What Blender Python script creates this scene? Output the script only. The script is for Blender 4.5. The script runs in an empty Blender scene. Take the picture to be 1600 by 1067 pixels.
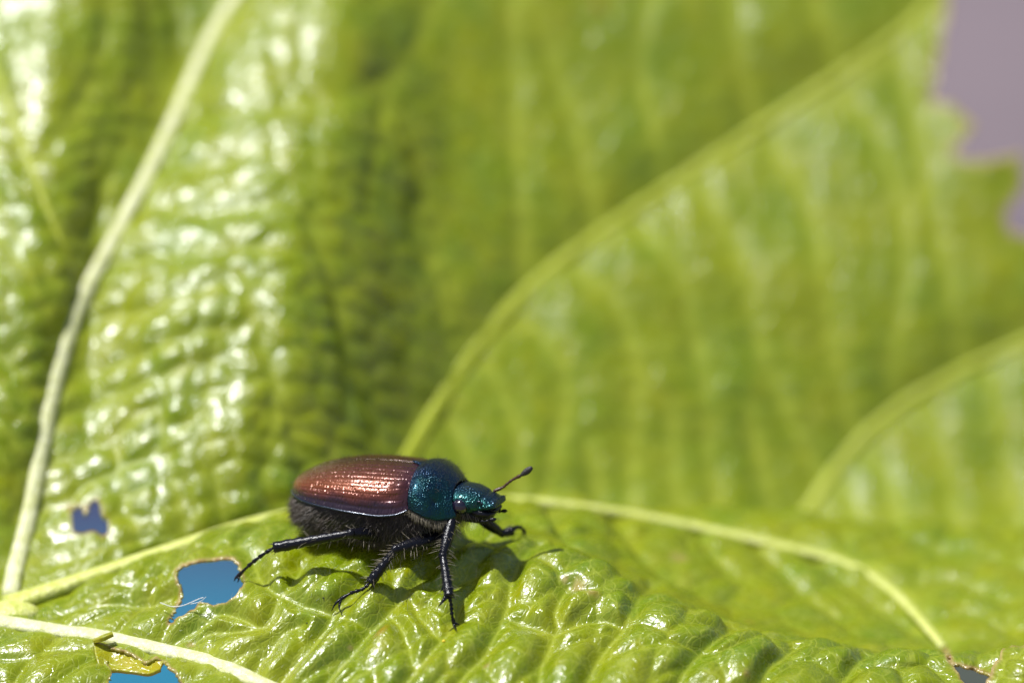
import bpy, math, random
import numpy as np
from mathutils import Vector

random.seed(7)
RNG = np.random.default_rng(11)
scene = bpy.context.scene
COL = scene.collection

# ------------------------------------------------------------------ camera
# one Blender unit is one millimetre of the place
S = 240.0            # lens to focus plane
MM = 0.03            # millimetres per photo pixel in the focus plane
EL = math.radians(15)
RIGHT = np.array([1.0, 0.0, 0.0])
UP = np.array([0.0, math.sin(EL), math.cos(EL)])
FWD = np.array([0.0, math.cos(EL), -math.sin(EL)])
cam = bpy.data.cameras.new('camera')
cam.sensor_width = 36.0
cam.lens = 36.0 * S / 48.0
cam.clip_start = 1.0
cam.clip_end = 60000.0
cam.dof.use_dof = True
cam.dof.focus_distance = S - 0.5
cam.dof.aperture_fstop = (cam.lens * 1e-3) / 9.3      # entrance pupil of 9.3 mm
cam.dof.aperture_blades = 0
cam_ob = bpy.data.objects.new('camera', cam)
COL.objects.link(cam_ob)
cam_ob.location = Vector(-S * FWD)
cam_ob.rotation_euler = (math.pi / 2 - EL, 0, 0)
scene.camera = cam_ob

# ------------------------------------------------------------------ world and sun
SUN_VEC = Vector((-0.33, -0.13, 0.93)).normalized()     # towards the sun
sun_el = math.asin(SUN_VEC.z)
sun_az = math.atan2(SUN_VEC.x, SUN_VEC.y)
world = bpy.data.worlds.new('World')
scene.world = world
world.use_nodes = True
wn = world.node_tree.nodes
bg = wn['Background']
sky = wn.new('ShaderNodeTexSky')
sky.sky_type = 'NISHITA'
sky.sun_disc = False
sky.sun_elevation = sun_el
sky.sun_rotation = sun_az
sky.dust_density = 2.0
world.node_tree.links.new(sky.outputs[0], bg.inputs[0])
bg.inputs[1].default_value = 0.065
sun = bpy.data.lights.new('sun', 'SUN')
sun.energy = 4.4
sun.angle = math.radians(0.53)
sun.color = (1.0, 0.995, 0.985)
sun_ob = bpy.data.objects.new('sun', sun)
COL.objects.link(sun_ob)
sun_ob.rotation_euler = SUN_VEC.to_track_quat('Z', 'Y').to_euler()
sun_ob.location = SUN_VEC * 400
scene.view_settings.view_transform = 'Standard'
scene.view_settings.look = 'None'
scene.view_settings.exposure = 0.46
scene.view_settings.gamma = 1.0
scene.cycles.max_bounces = 8
scene.cycles.transparent_max_bounces = 8


# ------------------------------------------------------------------ helpers
def W(px, py, D):
    px = np.asarray(px, float); py = np.asarray(py, float); D = np.asarray(D, float)
    s = MM * (1 + D / S)
    return ((px - 800) * s)[..., None] * RIGHT + ((533.5 - py) * s)[..., None] * UP + D[..., None] * FWD


def PROJ(P):
    P = np.asarray(P, float)
    D = P @ FWD
    s = MM * (1 + D / S)
    return P @ RIGHT / s + 800, 533.5 - P @ UP / s, D


def pchip(xs, ys, x):
    xs = np.asarray(xs, float); ys = np.asarray(ys, float); x = np.asarray(x, float)
    h = np.diff(xs); d = np.diff(ys) / h
    m = np.zeros_like(ys)
    m[0], m[-1] = d[0], d[-1]
    for i in range(1, len(xs) - 1):
        if d[i - 1] * d[i] > 0:
            w1 = 2 * h[i] + h[i - 1]; w2 = h[i] + 2 * h[i - 1]
            m[i] = (w1 + w2) / (w1 / d[i - 1] + w2 / d[i])
    k = np.clip(np.searchsorted(xs, x) - 1, 0, len(xs) - 2)
    t = np.clip((x - xs[k]) / h[k], 0, 1)
    return ((1 + 2 * t) * (1 - t) ** 2 * ys[k] + t * (1 - t) ** 2 * h[k] * m[k]
            + t * t * (3 - 2 * t) * ys[k + 1] + t * t * (t - 1) * h[k] * m[k + 1])


def catmull(pts, n):
    """n points along a smooth curve through pts."""
    pts = np.asarray(pts, float)
    if len(pts) == 2:
        return pts[0] + (pts[1] - pts[0]) * np.linspace(0, 1, n)[:, None]
    seg = np.r_[0, np.cumsum(np.linalg.norm(np.diff(pts, axis=0), axis=1) + 1e-9)]
    P = np.vstack([2 * pts[0] - pts[1], pts, 2 * pts[-1] - pts[-2]])
    out = []
    for s in np.linspace(0, seg[-1], n):
        i = min(max(np.searchsorted(seg, s) - 1, 0), len(pts) - 2)
        t = (s - seg[i]) / (seg[i + 1] - seg[i])
        a, b, c, d = P[i], P[i + 1], P[i + 2], P[i + 3]
        out.append(0.5 * (2 * b + (c - a) * t + (2 * a - 5 * b + 4 * c - d) * t * t + (3 * b - a - 3 * c + d) * t ** 3))
    return np.array(out)


_H = RNG.random((256, 256))


def vnoise(x, y):
    xi = np.floor(x).astype(int); yi = np.floor(y).astype(int)
    fx = x - xi; fy = y - yi
    fx = fx * fx * (3 - 2 * fx); fy = fy * fy * (3 - 2 * fy)
    g = lambda a, b: _H[a & 255, b & 255]
    return (g(xi, yi) * (1 - fx) + g(xi + 1, yi) * fx) * (1 - fy) + (g(xi, yi + 1) * (1 - fx) + g(xi + 1, yi + 1) * fx) * fy


_JX = RNG.random((256, 256)); _JY = RNG.random((256, 256)); _JH = RNG.random((256, 256))


def cells(x, y, jit=0.85):
    """distance to the cell border (0 on the border) and a random value per cell"""
    xi = np.floor(x).astype(int); yi = np.floor(y).astype(int)
    pts = []
    for a in (-1, 0, 1):
        for b in (-1, 0, 1):
            i = (xi + a) & 255; j = (yi + b) & 255
            cx = xi + a + 0.5 + (_JX[i, j] - 0.5) * jit
            cy = yi + b + 0.5 + (_JY[i, j] - 0.5) * jit
            pts.append((np.hypot(x - cx, y - cy), _JH[i, j]))
    f1 = np.full(x.shape, 9.0); f2 = np.full(x.shape, 9.0); hid = np.zeros(x.shape)
    for d, h in pts:
        closer = d < f1
        f2 = np.where(closer, f1, np.minimum(f2, d))
        hid = np.where(closer, h, hid)
        f1 = np.where(closer, d, f1)
    return f2 - f1, hid


def make_mesh(name, verts, faces, smooth=True):
    me = bpy.data.meshes.new(name)
    me.from_pydata([tuple(v) for v in np.asarray(verts).tolist()], [], faces)
    if smooth:
        me.polygons.foreach_set('use_smooth', [True] * len(me.polygons))
    me.update()
    return me


def link(name, me, mat, parent=None, origin=None):
    if mat is not None and not me.materials:
        me.materials.append(mat)
    o = bpy.data.objects.new(name, me)
    COL.objects.link(o)
    if parent is not None:
        o.parent = parent
    return o


def thing(name, label, cat, loc):
    o = bpy.data.objects.new(name, None)
    COL.objects.link(o)
    o.empty_display_size = 1.0
    o.location = Vector(loc)
    o['label'] = label
    o['category'] = cat
    return o


def grid_faces(n, m, close=False, off=0):
    f = []
    for i in range(n - 1):
        for j in range(m if close else m - 1):
            a = off + i * m + j; b = off + i * m + (j + 1) % m
            f.append((a, b, b + m, a + m))
    return f


def tube(path, radii, sides=8, flat=None, cap=True):
    """verts, faces of a tube along a path of 3-D points; flat = (axis vector, factor) squashes it along that axis"""
    path = np.asarray(path, float); n = len(path)
    radii = np.broadcast_to(np.asarray(radii, float), (n,))
    T = np.gradient(path, axis=0)
    T /= np.linalg.norm(T, axis=1)[:, None] + 1e-12
    ref = np.array([0.13, 0.31, 0.94]) if flat is None else np.asarray(flat[0], float)
    V = []
    for i in range(n):
        a = ref - T[i] * (ref @ T[i]); a /= np.linalg.norm(a) + 1e-12
        b = np.cross(T[i], a)
        k = 1.0 if flat is None else flat[1]
        for j in range(sides):
            th = 2 * math.pi * j / sides
            V.append(path[i] + radii[i] * (k * math.cos(th) * a + math.sin(th) * b))
    F = grid_faces(n, sides, True)
    if cap:
        F.append(tuple(range(sides))[::-1])
        F.append(tuple((n - 1) * sides + j for j in range(sides)))
    return V, F


class Bag:
    """collects shapes into one mesh"""
    def __init__(self):
        self.v = []; self.f = []

    def add(self, vf):
        o = len(self.v)
        self.v.extend(vf[0])
        self.f.extend([tuple(i + o for i in q) for q in vf[1]])
        return self

    def build(self, name, mat, parent=None, smooth=True, sub=0):
        v = np.array(self.v)
        if parent is not None:
            v = v - origin_of(parent)
        o = link(name, make_mesh(name, v, self.f, smooth), mat, parent)
        if sub:
            md = o.modifiers.new('smooth', 'SUBSURF'); md.levels = sub; md.render_levels = sub
        return o


def origin_of(o):
    p = np.zeros(3)
    while o is not None:
        p += np.array(o.location)
        o = o.parent
    return p


def ball(c, r, n=16, m=24, axes=None):
    V = []; A = np.eye(3) if axes is None else np.asarray(axes, float)
    r = np.broadcast_to(np.asarray(r, float), (3,))
    for i in range(n + 1):
        ph = math.pi * (0.002 + 0.996 * i / n)
        for j in range(m):
            th = 2 * math.pi * j / m
            p = np.array([math.sin(ph) * math.cos(th), math.sin(ph) * math.sin(th), math.cos(ph)]) * r
            V.append(np.asarray(c) + p @ A)
    F = grid_faces(n + 1, m, True)
    F.append(tuple(range(m))[::-1]); F.append(tuple(n * m + j for j in range(m)))
    return V, F


# ------------------------------------------------------------------ materials
def new_mat(name):
    m = bpy.data.materials.new(name)
    m.use_nodes = True
    nt = m.node_tree
    return m, nt, nt.nodes, nt.links, nt.nodes['Principled BSDF']


def math_node(nt, op, a, b=None, clamp=False):
    n = nt.nodes.new('ShaderNodeMath'); n.operation = op; n.use_clamp = clamp
    for i, v in enumerate((a, b)):
        if v is None:
            continue
        if isinstance(v, (int, float)):
            n.inputs[i].default_value = v
        else:
            nt.links.new(v, n.inputs[i])
    return n.outputs[0]


def mixc(nt, fac, a, b):
    n = nt.nodes.new('ShaderNodeMix'); n.data_type = 'RGBA'
    for sock, v in ((n.inputs[0], fac), (n.inputs[6], a), (n.inputs[7], b)):
        if isinstance(v, (int, float)):
            sock.default_value = v
        elif isinstance(v, tuple):
            sock.default_value = v if len(v) == 4 else (*v, 1)
        else:
            nt.links.new(v, sock)
    return n.outputs[2]


def noise(nt, vec, scale, detail=3.0, rough=0.5):
    n = nt.nodes.new('ShaderNodeTexNoise')
    n.inputs['Scale'].default_value = scale
    n.inputs['Detail'].default_value = detail
    n.inputs['Roughness'].default_value = rough
    if vec is not None:
        nt.links.new(vec, n.inputs['Vector'])
    return n.outputs['Fac']


def ramp(nt, fac, stops):
    n = nt.nodes.new('ShaderNodeValToRGB')
    el = n.color_ramp.elements
    while len(el) < len(stops):
        el.new(0.5)
    for e, (p, c) in zip(el, stops):
        e.position = p
        e.color = c if len(c) == 4 else (*c, 1)
    nt.links.new(fac, n.inputs[0])
    return n.outputs[0]


def bump(nt, height, strength, dist, normal=None):
    n = nt.nodes.new('ShaderNodeBump')
    n.inputs['Strength'].default_value = strength
    n.inputs['Distance'].default_value = dist
    nt.links.new(height, n.inputs['Height'])
    if normal is not None:
        nt.links.new(normal, n.inputs['Normal'])
    return n.outputs[0]


def leaf_material(name, tint=(1, 1, 1), under=False):
    m, nt, N, L, P = new_mat(name)
    uvn = N.new('ShaderNodeUVMap'); uvn.uv_map = 'UVMap'
    uv = uvn.outputs[0]
    at = N.new('ShaderNodeAttribute'); at.attribute_name = 'vein'
    ar = N.new('ShaderNodeAttribute'); ar.attribute_name = 'rim'
    # warped coordinates for the net of fine veins
    nz = N.new('ShaderNodeTexNoise'); nz.inputs['Scale'].default_value = 1.3
    L.new(uv, nz.inputs['Vector'])
    vm = N.new('ShaderNodeVectorMath'); vm.operation = 'MULTIPLY_ADD'
    L.new(nz.outputs['Color'], vm.inputs[0]); vm.inputs[1].default_value = (0.5, 0.5, 0); L.new(uv, vm.inputs[2])

    def net(scale, width):
        v = N.new('ShaderNodeTexVoronoi'); v.feature = 'DISTANCE_TO_EDGE'
        v.inputs['Scale'].default_value = scale
        L.new(vm.outputs[0], v.inputs['Vector'])
        mr = N.new('ShaderNodeMapRange'); mr.interpolation_type = 'SMOOTHSTEP'
        mr.inputs['From Min'].default_value = 0.0; mr.inputs['From Max'].default_value = width
        mr.inputs['To Min'].default_value = 1.0; mr.inputs['To Max'].default_value = 0.0
        L.new(v.outputs['Distance'], mr.inputs['Value'])
        return mr.outputs[0]
    n1 = net(1.25, 0.065)
    n2 = net(2.9, 0.10)
    patch = noise(nt, uv, 0.22, 4)
    patch2 = noise(nt, uv, 0.9, 3)
    t = lambda c: tuple(a * b for a, b in zip(c, tint))
    green = mixc(nt, ramp(nt, patch, [(0.35, (0, 0, 0)), (0.66, (1, 1, 1))]), t((0.178, 0.272, 0.0008)), t((0.292, 0.338, 0.0008)))
    green = mixc(nt, ramp(nt, patch2, [(0.52, (0, 0, 0)), (0.75, (0.55, 0.55, 0.55))]), green, t((0.37, 0.375, 0.001)))
    fine = math_node(nt, 'MAXIMUM', math_node(nt, 'MULTIPLY', n1, 0.52), math_node(nt, 'MULTIPLY', n2, 0.20))
    vein = math_node(nt, 'MAXIMUM', math_node(nt, 'MULTIPLY', at.outputs['Fac'], 0.75), fine)
    c = mixc(nt, vein, green, (0.47, 0.53, 0.07))
    rimcol = mixc(nt, ramp(nt, noise(nt, uv, 3.0), [(0.35, (0, 0, 0)), (0.6, (1, 1, 1))]), (0.34, 0.18, 0.06), (0.66, 0.50, 0.22))
    rimf = math_node(nt, 'MULTIPLY', ar.outputs['Fac'], ramp(nt, noise(nt, uv, 1.7), [(0.3, (0.55,) * 3), (0.55, (1, 1, 1))]))
    c = mixc(nt, rimf, c, rimcol)
    # brown blemishes
    spot = N.new('ShaderNodeTexVoronoi'); spot.inputs['Scale'].default_value = 0.16
    L.new(vm.outputs[0], spot.inputs['Vector'])
    sp = ramp(nt, spot.outputs['Distance'], [(0.03, (0.7, 0.7, 0.7)), (0.09, (0, 0, 0))])
    c = mixc(nt, sp, c, (0.40, 0.22, 0.02))
    L.new(c, P.inputs['Base Color'])
    P.inputs['Roughness'].default_value = 0.30
    P.inputs['IOR'].default_value = 1.5
    P.inputs['Specular IOR Level'].default_value = 0.3
    P.inputs['Subsurface Weight'].default_value = 0.14
    P.inputs['Subsurface Radius'].default_value = (1.0, 1.0, 0.25)
    P.inputs['Subsurface Scale'].default_value = 0.9
    cw = math_node(nt, 'SUBTRACT', 0.8, at.outputs['Fac'], True)
    cw = math_node(nt, 'MULTIPLY', math_node(nt, 'MULTIPLY', cw, 1.25, True), ramp(nt, noise(nt, uv, 0.75, 4), [(0.34, (0.45,) * 3), (0.58, (1, 1, 1))]))
    L.new(cw, P.inputs['Coat Weight'])
    L.new(ramp(nt, noise(nt, uv, 1.1, 3), [(0.35, (0.20,) * 3), (0.65, (0.31,) * 3)]), P.inputs['Coat Roughness'])
    P.inputs['Coat IOR'].default_value = 1.75
    rr = ramp(nt, noise(nt, uv, 2.6, 4), [(0.3, (0.20,) * 3), (0.7, (0.34,) * 3)])
    rv = math_node(nt, 'ADD', rr, math_node(nt, 'MULTIPLY', at.outputs['Fac'], 0.35))
    L.new(rv, P.inputs['Roughness'])
    h = math_node(nt, 'ADD', math_node(nt, 'MULTIPLY', n1, -0.3), math_node(nt, 'MULTIPLY', n2, -0.5))
    h = math_node(nt, 'ADD', h, math_node(nt, 'MULTIPLY', noise(nt, uv, 9.0, 3), 0.45))
    h = math_node(nt, 'ADD', h, math_node(nt, 'MULTIPLY', noise(nt, uv, 1.6, 2), 0.9))
    nrm = bump(nt, h, 0.40, 0.07)
    L.new(nrm, P.inputs['Normal']); L.new(nrm, P.inputs['Coat Normal'])
    tr = N.new('ShaderNodeBsdfTranslucent')
    L.new(mixc(nt, 0.35, c, (0.60, 0.62, 0.004)), tr.inputs['Color'])
    mx = N.new('ShaderNodeMixShader'); mx.inputs[0].default_value = 0.34
    L.new(P.outputs[0], mx.inputs[1]); L.new(tr.outputs[0], mx.inputs[2])
    L.new(mx.outputs[0], N['Material Output'].inputs['Surface'])
    return m


def vein_material(name, c1, c2):
    m, nt, N, L, P = new_mat(name)
    tc = N.new('ShaderNodeTexCoord')
    f = noise(nt, tc.outputs['Object'], 2.2, 4)
    L.new(mixc(nt, ramp(nt, f, [(0.35, (0, 0, 0)), (0.65, (1, 1, 1))]), c1, c2), P.inputs['Base Color'])
    P.inputs['Roughness'].default_value = 0.42
    P.inputs['Subsurface Weight'].default_value = 0.25
    P.inputs['Subsurface Radius'].default_value = (0.5, 0.5, 0.2)
    P.inputs['Subsurface Scale'].default_value = 0.4
    L.new(bump(nt, noise(nt, tc.outputs['Object'], 3.0, 5), 0.7, 0.22), P.inputs['Normal'])
    return m


M_leaf = leaf_material('leaf_green')
M_flap = leaf_material('leaf_yellow_underside', (1.75, 1.25, 0.6))
M_vein_pale = vein_material('vein_cream', (0.52, 0.535, 0.23), (0.66, 0.665, 0.40))
M_vein_yellow = vein_material('vein_yellow_green', (0.46, 0.50, 0.09), (0.58, 0.60, 0.20))
M_vein_green = vein_material('vein_green', (0.30, 0.345, 0.010), (0.36, 0.40, 0.03))

# ------------------------------------------------------------------ the leaf blade
rows = [
    [(-200, 1250, -4), (0, 1240, -6), (440, 1260, -9), (900, 1265, -10), (1300, 1240, -8), (1480, 1200, -5), (1900, 1180, -3)],
    [(-200, 1100, -1), (0, 1110, -2), (200, 1110, -3.0), (440, 1130, -5), (800, 1140, -6.4), (1100, 1120, -5.2), (1300, 1110, -3.8), (1480, 1105, -2.4), (1900, 1090, 0)],
    [(-200, 950, 4), (0, 975, 2.2), (200, 1005, .5), (440, 1010, -1.6), (640, 1000, -2.4), (800, 1010, -2.6), (1000, 1020, -2.4), (1180, 1040, -1.7), (1340, 1050, -.7), (1480, 1056, 0.1), (1900, 1035, 1.5)],
    [(-200, 930, 4.6), (0, 958, 3.5), (200, 940, 2.6), (320, 925, 1.8), (440, 905, 1.2), (640, 885, 1.6), (820, 872, 2.6), (900, 893, 2.0), (1000, 930, 1), (1180, 1000, 0.6), (1340, 1022, 1), (1480, 1030, 1.5), (1900, 1010, 2.5)],
    [(-200, 922, 5), (0, 952, 4.2), (200, 905, 4.4), (320, 872, 4.4), (440, 848, 5), (640, 838, 5.6), (820, 830, 7.0), (1000, 896, 8.0), (1180, 958, 8.6), (1340, 992, 8.4), (1480, 1004, 8.2), (1900, 980, 9)],
    [(-200, 915, 5.5), (0, 948, 4.8), (200, 880, 6.5), (440, 808, 10), (640, 787, 12.5), (820, 784, 14.5), (1000, 788, 17), (1180, 798, 18.5), (1340, 814, 19.5), (1480, 824, 20.5), (1600, 832, 21), (1900, 840, 22)],
    [(-200, 925, 6.3), (0, 952, 5.2), (200, 887, 8), (440, 840, 11.5), (640, 840, 15), (820, 840, 18.5), (1000, 845, 21.5), (1180, 850, 23.5), (1340, 860, 24.5), (1600, 870, 26), (1900, 880, 27)],
    [(-200, 800, 8.4), (0, 840, 8), (100, 800, 9.6), (200, 775, 10.3), (330, 755, 10.7), (440, 740, 12.0), (540, 730, 14.8), (640, 720, 18.4), (820, 720, 22.2), (1000, 720, 25), (1180, 730, 27), (1340, 740, 28.2), (1600, 760, 30), (1900, 770, 31)],
    [(-200, 450, 14.2), (-40, 450, 14.0), (30, 450, 13.7), (90, 450, 14.6), (150, 450, 16.6), (300, 450, 15.3), (420, 450, 15.5), (530, 450, 18.2), (640, 450, 22.5), (820, 450, 26.3), (1000, 450, 28.6), (1180, 450, 30.5), (1340, 460, 31.6), (1600, 470, 33.5), (1900, 470, 35)],
    [(-200, 150, 22), (-20, 150, 21.4), (80, 150, 20.8), (180, 150, 22.4), (285, 150, 24.6), (420, 150, 23.2), (520, 150, 23.6), (600, 150, 26), (690, 150, 29), (820, 150, 31), (1000, 150, 33), (1180, 150, 34.6), (1340, 150, 35.8), (1600, 160, 37.5), (1900, 160, 39)],
    [(-200, -170, 29), (0, -170, 28.5), (150, -170, 28), (260, -170, 30), (380, -170, 32.6), (520, -170, 31.8), (640, -170, 34), (820, -170, 35.5), (1000, -170, 37), (1180, -170, 38.6), (1340, -170, 40), (1600, -170, 42), (1900, -170, 43)],
]
NCOL = 620
upx = np.linspace(-130, 1730, NCOL)
ctrl = []
for r in rows:
    a = np.array(r, float)
    ctrl.append(np.stack([upx, pchip(a[:, 0], a[:, 1], upx), pchip(a[:, 0], a[:, 2], upx)], 1))
ctrl = np.array(ctrl)                                     # rows x cols x (px, py, D)
counts = [26, 72, 78, 58, 70, 22, 40, 84, 84, 46]
K = np.concatenate([ctrl[:1] * 2 - ctrl[1:2], ctrl, ctrl[-1:] * 2 - ctrl[-2:-1]])
G = []; Tr = []
for i, n in enumerate(counts):
    a, b, c, d = K[i], K[i + 1], K[i + 2], K[i + 3]
    for t in np.arange(n) / n:
        G.append(0.5 * (2 * b + (c - a) * t + (2 * a - 5 * b + 4 * c - d) * t * t + (3 * b - a - 3 * c + d) * t ** 3))
        Tr.append(i + t)
G.append(ctrl[-1]); Tr.append(len(counts))
G = np.array(G); Tr = np.array(Tr)
NROW = len(G)
base = W(G[..., 0], G[..., 1], G[..., 2])                 # NROW x NCOL x 3
TT = np.repeat(Tr[:, None], NCOL, 1)


def grid_normals(B):
    du = np.gradient(B, axis=1); dv = np.gradient(B, axis=0)
    n = np.cross(du, dv)
    n /= np.linalg.norm(n, axis=2)[..., None] + 1e-12
    return n


nb = grid_normals(base)                                   # towards the upper side of the leaf
if (nb[:, :, 2].mean()) < 0:
    nb = -nb
UU = base[..., 0]
seg = np.linalg.norm(np.diff(base, axis=0), axis=2)
WW = np.concatenate([np.zeros((1, NCOL)), np.cumsum(seg, 0)])
WW = WW - WW[Tr.searchsorted(5.0)][None, :]               # zero along the ridge
# smooth the arc length sideways a little so the net of veins is not sheared
k = np.ones(61) / 61
WW = np.array([np.convolve(np.pad(r, 30, 'edge'), k, 'valid') for r in WW])

bpx, bpy_, bD = PROJ(base)
FRONT = TT < 5.02
WALL = TT > 6.15


def lookup(poly, wall, n, P=base):
    """photo pixels -> index of the grid vertex that shows there"""
    q = catmull(np.array(poly, float), n)
    r0, r1 = (Tr.searchsorted(6.15), NROW) if wall else (Tr.searchsorted(0.4), Tr.searchsorted(5.02))
    X, Y, D = PROJ(P[r0:r1])
    out = []
    for x, y in q:
        j = int(np.clip((x - upx[0]) / (upx[-1] - upx[0]) * (NCOL - 1), 0, NCOL - 1))
        j0, j1 = max(0, j - 12), min(NCOL, j + 13)
        d2 = (X[:, j0:j1] - x) ** 2 + (Y[:, j0:j1] - y) ** 2
        i, jj = np.unravel_index(np.argmin(d2), d2.shape)
        out.append((i + r0, jj + j0))
    return np.array(out)


VEIN_A = [(14, 930), (34, 860), (60, 740), (95, 600), (135, 450), (195, 340), (245, 250), (285, 140), (320, 70), (372, -10), (430, -110)]
VEIN_B = [(10, 950), (60, 935), (130, 905), (200, 879), (300, 845), (380, 822), (470, 802), (560, 792), (700, 786), (830, 785), (1000, 797), (1090, 812), (1180, 832), (1270, 852), (1345, 868), (1400, 905), (1440, 955), (1475, 1004)]
VEIN_C = [(-110, 962), (-40, 966), (40, 975), (110, 985), (180, 998), (260, 1013), (330, 1033), (400, 1058), (470, 1090), (560, 1130)]
VEIN_D = [(560, 830), (600, 775), (640, 705), (690, 630), (740, 555), (790, 490), (840, 435), (940, 365), (1040, 295), (1130, 235), (1220, 175), (1310, 120), (1400, 55), (1470, -10)]
VEIN_E = [(1225, 850), (1270, 785), (1340, 690), (1400, 640), (1460, 600), (1530, 565), (1620, 525), (1720, 480)]
VEIN_F = [(140, 452), (105, 395), (80, 350), (45, 255), (22, 190), (0, 130), (-30, 50), (-60, -40)]
prim_wall = [VEIN_A, VEIN_D, VEIN_E]
prim_front = [VEIN_B, VEIN_C]
sec_wall = [
    [(205, 325), (240, 318), (300, 345), (430, 335)], [(165, 410), (290, 402), (430, 395)], [(285, 190), (320, 195), (480, 172), (560, 150), (625, 105), (660, 30), (690, -60)],
    [(245, 250), (330, 270), (420, 240)], [(125, 500), (230, 492), (340, 460), (420, 450)], [(105, 580), (200, 570), (300, 530), (380, 520)], [(88, 650), (190, 620), (300, 580)],
    [(72, 720), (170, 690), (250, 640)], [(50, 800), (140, 760), (230, 720), (320, 640)],
    [(380, 440), (400, 520), (440, 640), (470, 760)], [(480, 360), (520, 500), (560, 620), (590, 700)], [(640, 330), (670, 430), (700, 530), (725, 570)],
    [(340, 540), (320, 640), (335, 740), (350, 840)], [(250, 640), (270, 740), (290, 850)], [(430, 640), (410, 720), (425, 820)], [(180, 700), (200, 800), (230, 880)],
    [(818, 455), (810, 330), (800, 180), (796, 0), (795, -120)], [(1035, 298), (1010, 180), (990, 80), (1020, -20), (1040, -120)], [(935, 365), (905, 240), (870, 120), (830, 30), (800, -60)],
    [(1180, 200), (1150, 90), (1140, -60)], [(735, 560), (690, 440), (650, 300), (610, 180)], [(1310, 120), (1270, 0), (1260, -100)], [(560, 340), (570, 250), (600, 150)],
    [(690, 635), (720, 690), (730, 770), (735, 840)], [(745, 550), (790, 640), (800, 720), (805, 840)], [(800, 480), (870, 560), (878, 630), (856, 720), (850, 840)],
    [(880, 405), (960, 480), (985, 570), (984, 680), (975, 840)], [(980, 335), (1050, 420), (1090, 560), (1095, 660), (1120, 840)], [(1080, 268), (1150, 400), (1190, 560), (1225, 640), (1280, 740)],
    [(1190, 195), (1260, 330), (1290, 500), (1320, 640), (1345, 690)], [(1300, 125), (1385, 250), (1410, 400), (1390, 560), (1410, 640)], [(1390, 65), (1430, 200), (1440, 300), (1480, 450), (1500, 590)],
    [(910, 700), (930, 770), (935, 840)], [(1040, 640), (1045, 740), (1055, 840)], [(1160, 640), (1190, 740), (1210, 840)],
    [(1345, 690), (1390, 760), (1400, 850)], [(1440, 615), (1470, 720), (1490, 850)], [(1540, 560), (1560, 690), (1590, 850)], [(1310, 730), (1330, 790), (1335, 850)],
    VEIN_F, [(100, 390), (150, 330), (190, 240), (210, 120)], [(50, 265), (120, 180), (160, 60), (170, -60)], [(215, 300), (240, 180), (240, 80), (220, -40)], [(300, 110), (275, 40), (255, -30)],
    [(110, 540), (60, 470), (20, 400), (-50, 340)], [(85, 650), (40, 590), (-40, 520)], [(60, 760), (20, 690), (-40, 640)], [(120, 470), (60, 420), (-20, 300)],
]
sec_front = [
    [(396, 1050), (410, 1025), (423, 1013), (440, 990), (470, 975)], [(433, 1062), (455, 1040), (480, 1019), (502, 990), (518, 960), (560, 920), (600, 880), (640, 850)],
    [(490, 1090), (505, 1067), (540, 1028), (575, 987), (606, 956), (645, 917), (690, 880), (730, 850)], [(600, 1120), (640, 1060), (690, 1000), (720, 950), (745, 900)],
    [(690, 1110), (715, 1067), (763, 1009), (785, 960), (798, 932), (800, 890), (840, 850)], [(840, 1080), (848, 1030), (870, 985), (868, 950), (890, 915)],
    [(895, 1110), (916, 1067), (934, 1030), (977, 978), (990, 943), (1020, 910)], [(1040, 1100), (1060, 1067), (1095, 1022), (1140, 985)], [(1170, 1100), (1200, 1050), (1240, 1015)], [(1290, 1100), (1320, 1060), (1350, 1025)],
    [(396, 878), (408, 905), (437, 931), (462, 905), (471, 887)], [(437, 931), (430, 955), (419, 976), (404, 980), (364, 960), (337, 956)], [(437, 931), (470, 945), (518, 960)],
    [(260, 1005), (290, 985), (330, 965), (337, 956)], [(640, 930), (660, 965), (690, 1000)], [(606, 956), (630, 985), (650, 1050)], [(745, 900), (700, 915), (645, 917)],
    [(130, 945), (180, 935), (230, 940), (268, 930)], [(60, 960), (120, 945), (180, 920), (240, 900)], [(300, 1000), (330, 985), (370, 985), (404, 980)],
    [(870, 985), (930, 965), (977, 978)], [(785, 960), (830, 975), (870, 985)], [(700, 790), (720, 820), (760, 850)], [(960, 800), (985, 840), (1020, 880), (1060, 910)], [(1090, 815), (1110, 850), (1150, 900)],
    [(1180, 835), (1220, 880), (1270, 930), (1310, 960)], [(1270, 855), (1320, 900), (1390, 950), (1430, 980)], [(1345, 868), (1450, 850), (1560, 870), (1650, 900)], [(1400, 905), (1480, 900), (1560, 930)], [(1440, 955), (1510, 950), (1580, 980)],
    [(860, 788), (870, 820), (900, 860)],
]


def seg_dist(P, pts):
    d = np.full(P.shape[:-1], 99.0, np.float32)
    P = P.astype(np.float32); pts = pts.astype(np.float32)
    for a, b in zip(pts[:-1], pts[1:]):
        ab = b - a; L2 = float(ab @ ab) + 1e-9
        w = P - a
        t = np.clip((w @ ab) / L2, 0, 1)
        e = w - t[..., None] * ab
        d = np.minimum(d, np.sqrt((e * e).sum(-1)))
    return d


def field(polys, wall, n=9):
    r0, r1 = (Tr.searchsorted(5.7), NROW) if wall else (0, Tr.searchsorted(5.7))
    d = np.full((NROW, NCOL), 99.0, np.float32)
    for p in polys:
        ij = lookup(p, wall, n if len(p) < 9 else 2 * len(p))
        pts = base[ij[:, 0], ij[:, 1]]
        # only the columns near the vein
        cmin = max(0, ij[:, 1].min() - 150); cmax = min(NCOL, ij[:, 1].max() + 151)
        sub = seg_dist(base[r0:r1, cmin:cmax], pts)
        d[r0:r1, cmin:cmax] = np.minimum(d[r0:r1, cmin:cmax], sub)
    return d


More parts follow.
